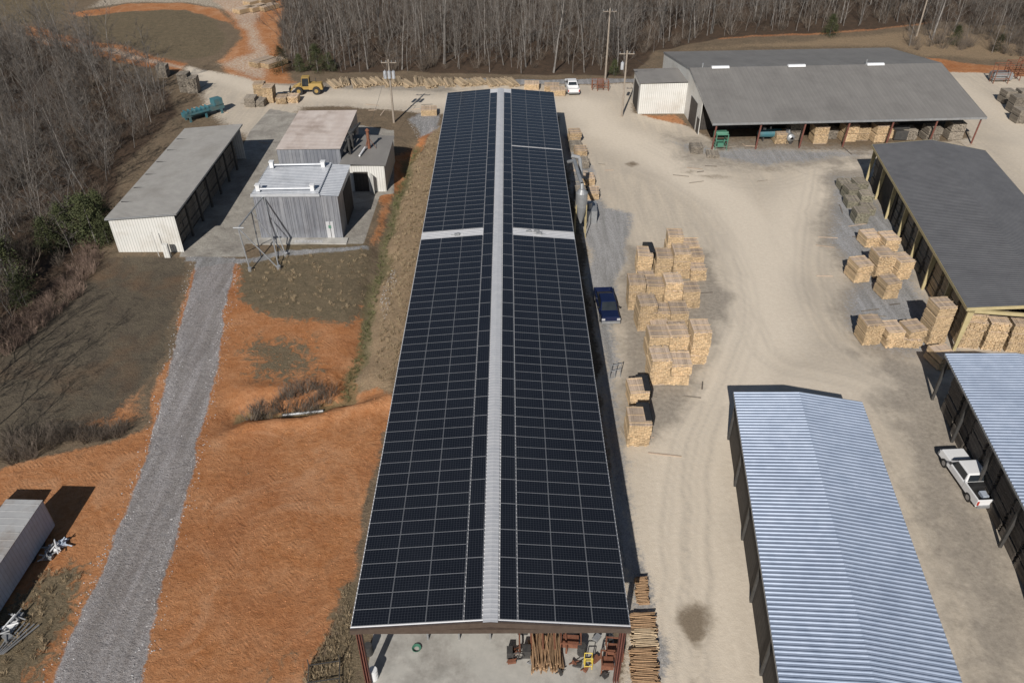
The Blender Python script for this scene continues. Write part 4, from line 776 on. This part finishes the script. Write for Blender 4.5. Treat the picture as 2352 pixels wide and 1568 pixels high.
for k_ in range(4):
    for i in range(14):
        t = 2*math.pi*i/14; u = 2*math.pi*(i+1)/14; rr = .18+.03*k_; r.tube((rr*math.cos(t), rr*math.sin(t), .03+.03*k_), (rr*math.cos(u), rr*math.sin(u), .03+.03*k_), .02, n=4)
obj("hose_coil", r.mesh("hose_coil", ['green']), loc=(q.x, q.y, 0.02), label="coiled green hose on the concrete floor", cat="hose")
for px, py, mt, lb in ((860, 1556, 'paint_white', "white plastic barrel by the shed post"), (848, 1500, 'darksteel', "dark steel drum by the shed wall"), (1335, 1500, 'darksteel', "dark steel drum beside machinery")):
    q = P(px, py); r = MB(); r.tube((0, 0, 0), (0, 0, .85), .25, n=16); r.tube((0, 0, .85), (0, 0, .87), .23, n=16); r.tube((0, 0, .3), (0, 0, .33), .265, n=16); r.tube((0, 0, .6), (0, 0, .63), .265, n=16); obj("drum", r.mesh("drum", [mt]), loc=(q.x, q.y, 0.02), label=lb, cat="drum", group="drums in the shed")
for i in range(22):
    q = P(R.uniform(1165, 1410), R.uniform(1455, 1560)); r = MB(); r.box((0, 0, .15), (R.uniform(.15, .5), R.uniform(.1, .4), R.uniform(.1, .3)), rz=R.uniform(0, 3)); r.tube((-.3, 0, .05), (.3, .1, .3), .03, n=5)
    obj("machine_part", r.mesh("machine_part", [R.choice(['rust', 'darksteel', 'steel', 'darksteel'])]), loc=(q.x, q.y, 0.02), label="loose machine part lying on the concrete floor", cat="machine part", group="machine parts on the floor")
q = P(745, 1568); r = MB(); [r.box((x, 0, .3), (.05, 2.4, .06)) for x in (-.9, .9)]; [r.box((0, y, .3), (1.8, .05, .05)) for y in (-1.1, 0, 1.1)]; [r.tube((x, y, 0), (x, y, .9), .035, n=5) for x in (-.9, .9) for y in (-1.1, 1.1)]
obj("trailer_frame", r.mesh("trailer_frame", ['darksteel']), loc=(q.x, q.y, 0), rz=.15, label="black steel trailer frame on rough grass", cat="trailer frame")
q = P(1412, 868); r = MB(); [r.tube((x, 0, 0), (x, 0, 1.6), .04, n=5) for x in (-.5, 0, .5)]; r.tube((-.5, 0, .9), (.5, 0, .9), .04, n=5); r.tube((-.5, 0, 1.5), (.5, 0, 1.5), .04, n=5); obj("pipe_stand", r.mesh("pipe_stand", ['steel']), loc=(q.x, q.y, 0), rz=.3, label="thin steel pipe stand on gravel", cat="rack")
q = P(712, 551); r = MB(); r.box((0, 0, 0.2), (3.2, .05, .06)); r.box((0, .4, 0.2), (3.2, .05, .06)); [r.box((-1.4+i*.35, .2, .2), (.04, .4, .04)) for i in range(9)]; obj("ladder", r.mesh("ladder", ['galv_main']), loc=(q.x, q.y-0.9, 0), label="aluminium ladder lying against the kiln plinth", cat="ladder")
q = P(388, 588); r = MB(); r.box((0, 0, .8), (.6, .4, 1.6)); r.box((0, -.22, 1.0), (.45, .04, .8)); r.tube((-1.0, 0.1, 0), (-1.1, 0.1, 3.0), .04, n=5); obj("electrical_cabinet", r.mesh("electrical_cabinet", ['white_wall']), loc=(q.x, q.y-0.2, 0), label="white electrical cabinet at the shed end wall", cat="cabinet")
for i in range(70):
    z_ = R.choice([(1430, 1660, 560, 1050), (1890, 2060, 430, 760), (1300, 1400, 300, 480), (420, 640, 200, 330), (820, 1000, 235, 260), (1540, 1760, 330, 420), (1900, 2240, 330, 350)])
    q = P(R.uniform(z_[0], z_[1]), R.uniform(z_[2], z_[3])); r = MB(); r.box((0, 0, .04), (R.uniform(.8, 2.6), .12, .05)); obj("loose_board", r.mesh("loose_board", [R.choice(['wood_top', 'wood_grey', 'wood_dark'])]), loc=(q.x, q.y, gz(q.x, q.y)), rz=R.uniform(-.3, .3)+(1.57 if R.random() < .2 else 0), label="loose sawn board lying on the ground", cat="board", group="loose boards on the ground")
# ------------------------------------------------------------------ poles & wires
def upole(px, py, h_, tr=0, lab="wooden utility pole with crossarm"):
    q = P(px, py); root = obj("utility_pole", None, loc=(q.x, q.y, 0), label=lab, cat="utility pole", group="utility poles")
    r = MB(); r.tube((0, 0, -.3), (0, 0, h_), .17, .11, n=10); kid(root, "pole", r, ['pole'])
    r = MB(); r.box((0, .1, h_-.5), (2.2, .1, .12)); kid(root, "crossarm", r, ['pole'])
    for x in (-1.0, -.4, .4, 1.0):
        r = MB(); r.tube((x, .1, h_-.44), (x, .1, h_-.2), .05, n=6); kid(root, "insulator", r, ['steel'])
    for i in range(tr):
        r = MB(); t = -0.6+i*.6; r.tube((t, -.35, h_-2.6), (t, -.35, h_-1.6), .24, n=12); r.tube((t, -.35, h_-1.6), (t, -.35, h_-1.4), .05, n=6); kid(root, "transformer", r, ['kiln_roof'])
    return Vector((q.x, q.y, h_-.2))
t1 = upole(905, 282, 9.3, 3, lab="utility pole carrying three grey transformers"); t2 = upole(1390, 184, 11.5); t3 = upole(1428, 268, 9.8, 1, lab="utility pole beside the white annex"); t4 = upole(2105, 84, 11, 0)
def wire(a, b_, sag=1.0):
    pts = [a.lerp(b_, i/12)-Vector((0, 0, sag*4*(i/12)*(1-i/12))) for i in range(13)]; r = MB(); r.path(pts, [.018]*13, 4)
    obj("power_line", r.mesh("power_line", ['darksteel']), label="thin overhead power line between poles", cat="power line", group="overhead power lines")
for dx in (-1.1, .4, 1.1):
    d_ = Vector((dx*.3, dx, 0)); wire(t1+d_, t2+d_, 1.2); wire(t2+d_, t3+d_, .3); wire(t2+d_, t4+d_, 1.5)
wire(t3, Vector((k.x+3, k.y+6, 5)), .3); wire(t1, Vector((bx+2, by_+8, 4.2)), .5)
# ------------------------------------------------------------------ trees
def tree(seed, h_, dens=1.0, low=0.35, spread=1.0, n2=5, n3=5, lean=0.06, thick=1.0, wob=.09):
    q = random.Random(seed); tr = MB(); cr = MB(); pts = [Vector((0, 0, -.3))]; dirn = Vector((q.uniform(-lean, lean), q.uniform(-lean, lean), 1)); nseg = 8
    for i in range(nseg):
        dirn += Vector((q.uniform(-wob, wob), q.uniform(-wob, wob), 0)); pts.append(pts[-1]+dirn*(h_/nseg))
    r0 = h_*0.0072*thick; rs_ = [r0*(1-0.9*(i/nseg))+.012 for i in range(nseg+1)]; rs_[0] = r0*1.3
    tr.path(pts, rs_, 5)
    def at(t):
        f = t*nseg; i = min(int(f), nseg-1); return pts[i].lerp(pts[i+1], f-i), rs_[i]*(1-(f-i))+rs_[i+1]*(f-i)
    nb = int(22*dens); ph = q.uniform(0, 6)
    for i in range(nb):
        t = low+(1-low)*(i+.5)/nb; p, rr = at(min(t, .985)); ph += 2.4+q.uniform(-.4, .4); up = q.uniform(.4, 1.5)
        L_ = h_*(.28*(1.12-t)+.05)*q.uniform(.5, 1.3)*spread; d = Vector((math.cos(ph), math.sin(ph), up)).normalized()
        br = [p]
        for k_ in range(3):
            d = (d+Vector((q.uniform(-.25, .25), q.uniform(-.25, .25), q.uniform(-.05, .25)))).normalized(); br.append(br[-1]+d*L_/3)
        rb_ = min(rr*.6, .075); brr = [rb_, rb_*.7, rb_*.45, .012]
        cr.path(br, brr, 3)
        for j in range(n2):
            u = q.uniform(.25, 1); f = u*3; ii = min(int(f), 2); p2 = br[ii].lerp(br[ii+1], f-ii); d2 = (d+Vector((q.uniform(-1, 1), q.uniform(-1, 1), q.uniform(-.2, .8)))).normalized(); l2 = L_*q.uniform(.25, .5)
            e2 = p2+d2*l2; cr.tube(p2, e2, .022, .010, n=3, cap=False)
            for k_ in range(n3):
                p3 = p2.lerp(e2, q.uniform(.2, 1)); d3 = (d2+Vector((q.uniform(-.9, .9), q.uniform(-.9, .9), q.uniform(-.2, .9)))).normalized(); cr.tube(p3, p3+d3*l2*q.uniform(.35, .75), .013, .005, n=3, cap=False)
    return tr, cr
TV = []
for s in range(9):
    a_, b_ = tree(100+s, 1.0*[16, 14, 17, 13, 15, 12, 16, 14, 13][s], low=[.25, .2, .35, .15, .25, .12, .3, .15, .12][s], spread=[.8, 1.0, .7, 1.2, .9, 1.3, .8, 1.1, 1.2][s], thick=[1, .7, 1.5, .8, .6, .8, 1.1, .6, .8][s])
    TV.append((a_.mesh("trunk", ['bark']), b_.mesh("crown", ['twig'])))
def put_tree(x, y, v, sc, grp, lab, lean=(0, 0)):
    root = obj("bare_tree", None, loc=(x, y, gz(x, y)), label=lab, cat="tree", group=grp, scale=sc, rot=(lean[0], lean[1], R.uniform(0, 6.28)))
    obj("trunk", TV[v][0], root); obj("crown", TV[v][1], root)
def inside(poly, x, y):
    c = False; n = len(poly)
    for i in range(n):
        a, b_ = poly[i], poly[(i+1) % n]
        if (a[1] > y) != (b_[1] > y) and x < (b_[0]-a[0])*(y-a[1])/(b_[1]-a[1])+a[0]: c = not c
    return c
def scatter(poly, n, mind, seed):
    q = random.Random(seed); xs_ = [p[0] for p in poly]; ys_ = [p[1] for p in poly]; out = []; tries = 0
    while len(out) < n and tries < n*60:
        tries += 1; x = q.uniform(min(xs_), max(xs_)); y = q.uniform(min(ys_), max(ys_))
        if inside(poly, x, y) and (mind <= 0 or all((x-a)**2+(y-b_)**2 > mind*mind for a, b_ in out)): out.append((x, y))
    return out
FOR = world_poly([(650, 155), (700, 168), (1440, 172), (1500, 122), (1640, 84), (1900, 70), (2150, 48), (2420, 55), (2420, -50), (655, -50), (645, 60)])
BANK = world_poly([(2090, 62), (2250, 58), (2430, 62), (2430, 140), (2300, 128), (2110, 118), (2060, 95)])
pts = scatter(FOR, 176, 3.0, 5)+scatter(BANK, 10, 3, 6)+[tuple(P(*u)[:2]) for u in ((-40, 1010), (-75, 950), (-30, 1075))]
LEFT = world_poly([(-260, 70), (100, 95), (250, 150), (385, 215), (385, 255), (325, 325), (270, 375), (245, 455), (205, 560), (120, 640), (30, 750), (-40, 830), (-60, 1010), (-260, 1010)])
lp = scatter(LEFT, 110, 2.4, 9)
for x, y in lp: put_tree(x, y, R.choice([3, 5, 7, 8, 1, 4]), R.uniform(.55, .95), "bare trees of the bank woodland", "leafless grey tree on the wooded bank", (R.uniform(-.16, .16), R.uniform(-.16, .16)))
for x, y in pts: put_tree(x, y, R.randrange(9), R.uniform(.65, 1.15), "bare trees of the wood edge", "tall leafless tree with grey trunk in the wood", (R.uniform(-.08, .08), R.uniform(-.08, .08)))
low = []; lowL = []
def pack(t): a_, b_ = t; return (np.array(a_.v+b_.v), a_.f+[tuple(i+len(a_.v) for i in f) for f in b_.f], [0]*len(a_.f)+[1]*len(b_.f))
for s in range(6): low.append(pack(tree(300+s, [14, 10, 15, 8, 12, 14][s], dens=.8, low=.1, n2=3, n3=2, spread=.95, thick=[.45, .5, .35, .6, .5, .8][s], wob=.12)))
for s in range(4): lowL.append(pack(tree(350+s, 9, dens=.8, low=.1, n2=4, n3=4, spread=1.3, thick=.6, wob=.12)))
def mass(name, pl_, variants, mats, smin, smax, **props):
    VV = []; FF = []; MM = []; o = 0
    for x, y in pl_:
        v, f, mm = variants[R.randrange(len(variants))]; t = R.uniform(0, 6.28); s = R.uniform(smin, smax); c_, s_ = math.cos(t)*s, math.sin(t)*s
        w_ = np.stack([v[:, 0]*c_-v[:, 1]*s_+x, v[:, 0]*s_+v[:, 1]*c_+y, v[:, 2]*s*R.uniform(.85, 1.15)+gz(x, y)], -1); VV.append(w_); FF += [tuple(i+o for i in g) for g in f]; MM += mm; o += len(v)
    me_ = bpy.data.meshes.new(name); me_.from_pydata(np.concatenate(VV).tolist(), [], FF); [me_.materials.append(M[k_]) for k_ in mats]; me_.polygons.foreach_set("material_index", MM); me_.update()
    return obj(name, me_, **props)
mass("distant_woodland", scatter(FOR, 850, 1.2, 15)+scatter(BANK, 26, 1.5, 17), low, ['bark', 'twig'], .5, 1.15, kind="stuff", label="mass of leafless trees deeper in the wood", cat="woodland")
mass("bank_thicket", scatter(LEFT, 270, 1.1, 16), lowL, ['bark', 'twig'], .5, 1.0, kind="stuff", label="dense thicket of leafless young trees", cat="woodland")
def shrub(seed, n, h_, rad, w_=.012):
    q = random.Random(seed); mb = MB()
    for i in range(n):
        t = q.uniform(0, 6.28); rr = q.uniform(0, rad*.4); p = Vector((rr*math.cos(t), rr*math.sin(t), 0)); d = Vector((math.cos(t)*q.uniform(.1, .8), math.sin(t)*q.uniform(.1, .8), 1)).normalized(); L_ = h_*q.uniform(.5, 1.1); e = p+d*L_
        mb.tube(p, e, w_*1.4, w_*.4, n=3, cap=False)
        for k_ in range(3):
            p2 = p.lerp(e, q.uniform(.3, .9)); mb.tube(p2, p2+(d+Vector((q.uniform(-.8, .8), q.uniform(-.8, .8), .2))).normalized()*L_*.35, w_*.8, w_*.3, n=3, cap=False)
    return (np.array(mb.v), mb.f, [0]*len(mb.f))
sv = [shrub(s, 26, 2.4, 1.6, .014) for s in range(4)]
mass("forest_undergrowth", scatter(FOR, 560, .5, 21)+scatter(LEFT, 440, .5, 22)+scatter(BANK, 90, .5, 23), sv, ['brush'], .5, 1.5, kind="stuff", label="leafless brush and saplings below the trees", cat="undergrowth")
rv = [shrub(50+s, 40, 1.3, 1.2, .010) for s in range(3)]
mass("dead_weeds", scatter(world_poly([(210, 560), (235, 600), (180, 680), (90, 760), (0, 830), (-40, 800), (60, 720), (150, 640)]), 90, .5, 31), rv, ['reed'], .5, 1.1, kind="stuff", label="rusty brown dead weeds along the wood edge", cat="weeds")
gv = [shrub(70+s, 22, .28, .5, .010) for s in range(3)]
mass("dry_grass", scatter(world_poly([(1000, 300), (1012, 320), (975, 540), (940, 740), (905, 890), (860, 880), (880, 660), (915, 480), (955, 360)]), 420, .3, 41)+scatter(world_poly([(560, 600), (850, 570), (830, 720), (600, 705)]), 120, .4, 42)+scatter(world_poly([(690, 1568), (745, 1470), (800, 1340), (805, 1568)]), 110, .3, 43)+scatter(world_poly([(0, 1400), (110, 1310), (190, 1310), (120, 1500), (0, 1560)]), 60, .3, 47), gv, ['straw'], .5, 1.1, kind="stuff", label="tufts of dry straw coloured grass", cat="grass")
dpoly = world_poly([(955, 335), (925, 430), (890, 560), (862, 700), (838, 820), (800, 912), (780, 900), (815, 815), (845, 700), (875, 560), (912, 430)])
mass("ditch_grass", scatter(dpoly, 170, .3, 44), gv, ['grass'], .5, 1.1, kind="stuff", label="green grass tufts growing in the ditch", cat="grass")
mass("ditch_brush", scatter(world_poly([(570, 935), (640, 910), (740, 890), (770, 905), (740, 925), (640, 950), (570, 960)]), 26, .5, 45)+scatter(world_poly([(0, 1010), (150, 985), (290, 990), (270, 1010), (120, 1035), (0, 1085)]), 40, .5, 46), rv, ['brush'], .4, 1.2, kind="stuff", label="dark leafless brush along the drainage ditch", cat="brush")
def rock(seed):
    q = random.Random(seed); v = [Vector((q.uniform(.6, 1)*a, q.uniform(.6, 1)*b_, q.uniform(.4, .8)*c_)) for a, b_, c_ in ((1, 0, 0), (0, 1, 0), (-1, 0, 0), (0, -1, 0), (0, 0, 1), (0, 0, -1))]
    return (np.array([tuple(x) for x in v]), [(0, 1, 4), (1, 2, 4), (2, 3, 4), (3, 0, 4), (1, 0, 5), (2, 1, 5), (3, 2, 5), (0, 3, 5)], [0]*8)
rk_ = [rock(s) for s in range(5)]
edge = []
for pl_ in (world_poly(ROAD_L), world_poly(ROAD_R)):
    for a_, b_ in zip(pl_[:-1], pl_[1:]):
        for i in range(int(math.dist(a_, b_)*14)): t = R.random(); edge.append((a_[0]+(b_[0]-a_[0])*t+R.gauss(0, .4), a_[1]+(b_[1]-a_[1])*t+R.gauss(0, .2)))
rip = scatter(world_poly([(985, 255), (935, 278), (960, 320), (1000, 300)]), 300, .15, 51)+scatter(world_poly([(900, 600), (870, 700), (885, 740), (915, 640)]), 150, .12, 52)
mass("gravel_stones", edge+rip, rk_, ['stone'], .03, .09, kind="stuff", label="loose crushed grey stones along track edges", cat="gravel")
mass("clay_clods", scatter(world_poly([(540, 985), (880, 915), (820, 1290), (700, 1568), (360, 1568), (450, 1180)]), 900, 0, 54)+scatter(world_poly([(540, 700), (800, 760), (780, 850), (540, 870)]), 300, 0, 55), rk_, ['clayclod'], .02, .08, kind="stuff", label="small clods scattered over graded red clay", cat="clay clods")
def cedar(seed, h_, rad):
    q = random.Random(seed); tr = MB(); tr.tube((0, 0, -.2), (0, 0, h_*.9), h_*.02, .03, n=7); cr = MB()
    for c_ in range(150):
        t = q.random()**.9; z = h_*(.04+.96*t); rr = rad*(1-t)**.65*q.uniform(.3, 1.1); a = q.uniform(0, 6.28); ctr = Vector((rr*math.cos(a), rr*math.sin(a), z)); s = rad*.26*q.uniform(.5, 1.2)
        for k_ in range(24):
            d = Vector((q.gauss(0, 1), q.gauss(0, 1), q.gauss(0, .8)))*s*.6; p = ctr+d; u = Vector((q.uniform(-1, 1), q.uniform(-1, 1), q.uniform(-.3, 1))).normalized()*q.uniform(.08, .2); v = u.orthogonal().normalized()*.07
            cr.add([p-v, p+u, p+v], [(0, 1, 2)])
    return tr, cr
CV = [(lambda t: (t[0].mesh("trunk", ['bark']), t[1].mesh("crown", ['leaf'])))(cedar(s, 5, 2.1)) for s in range(3)]
for i, (px, py, sc) in enumerate([(222, 560, 1.15), (198, 545, 1.0), (240, 525, .9), (250, 560, .7), (650, 168, .9), (730, 165, .9), (690, 166, .6), (758, 162, .6), (1410, 172, .5), (2190, 104, .7), (2290, 118, .6), (1905, 84, .8), (30, 660, 1.1), (120, 580, .8), (160, 560, .9), (60, 700, .7), (10, 600, 1.0)]):
    q = P(px, py); root = obj("cedar_tree", None, loc=(q.x, q.y, gz(q.x, q.y)), rz=i, scale=sc, label="dense dark green cedar at the wood edge", cat="evergreen tree", group="cedars at the wood edge"); obj("trunk", CV[i % 3][0], root); obj("crown", CV[i % 3][1], root)
print("done")
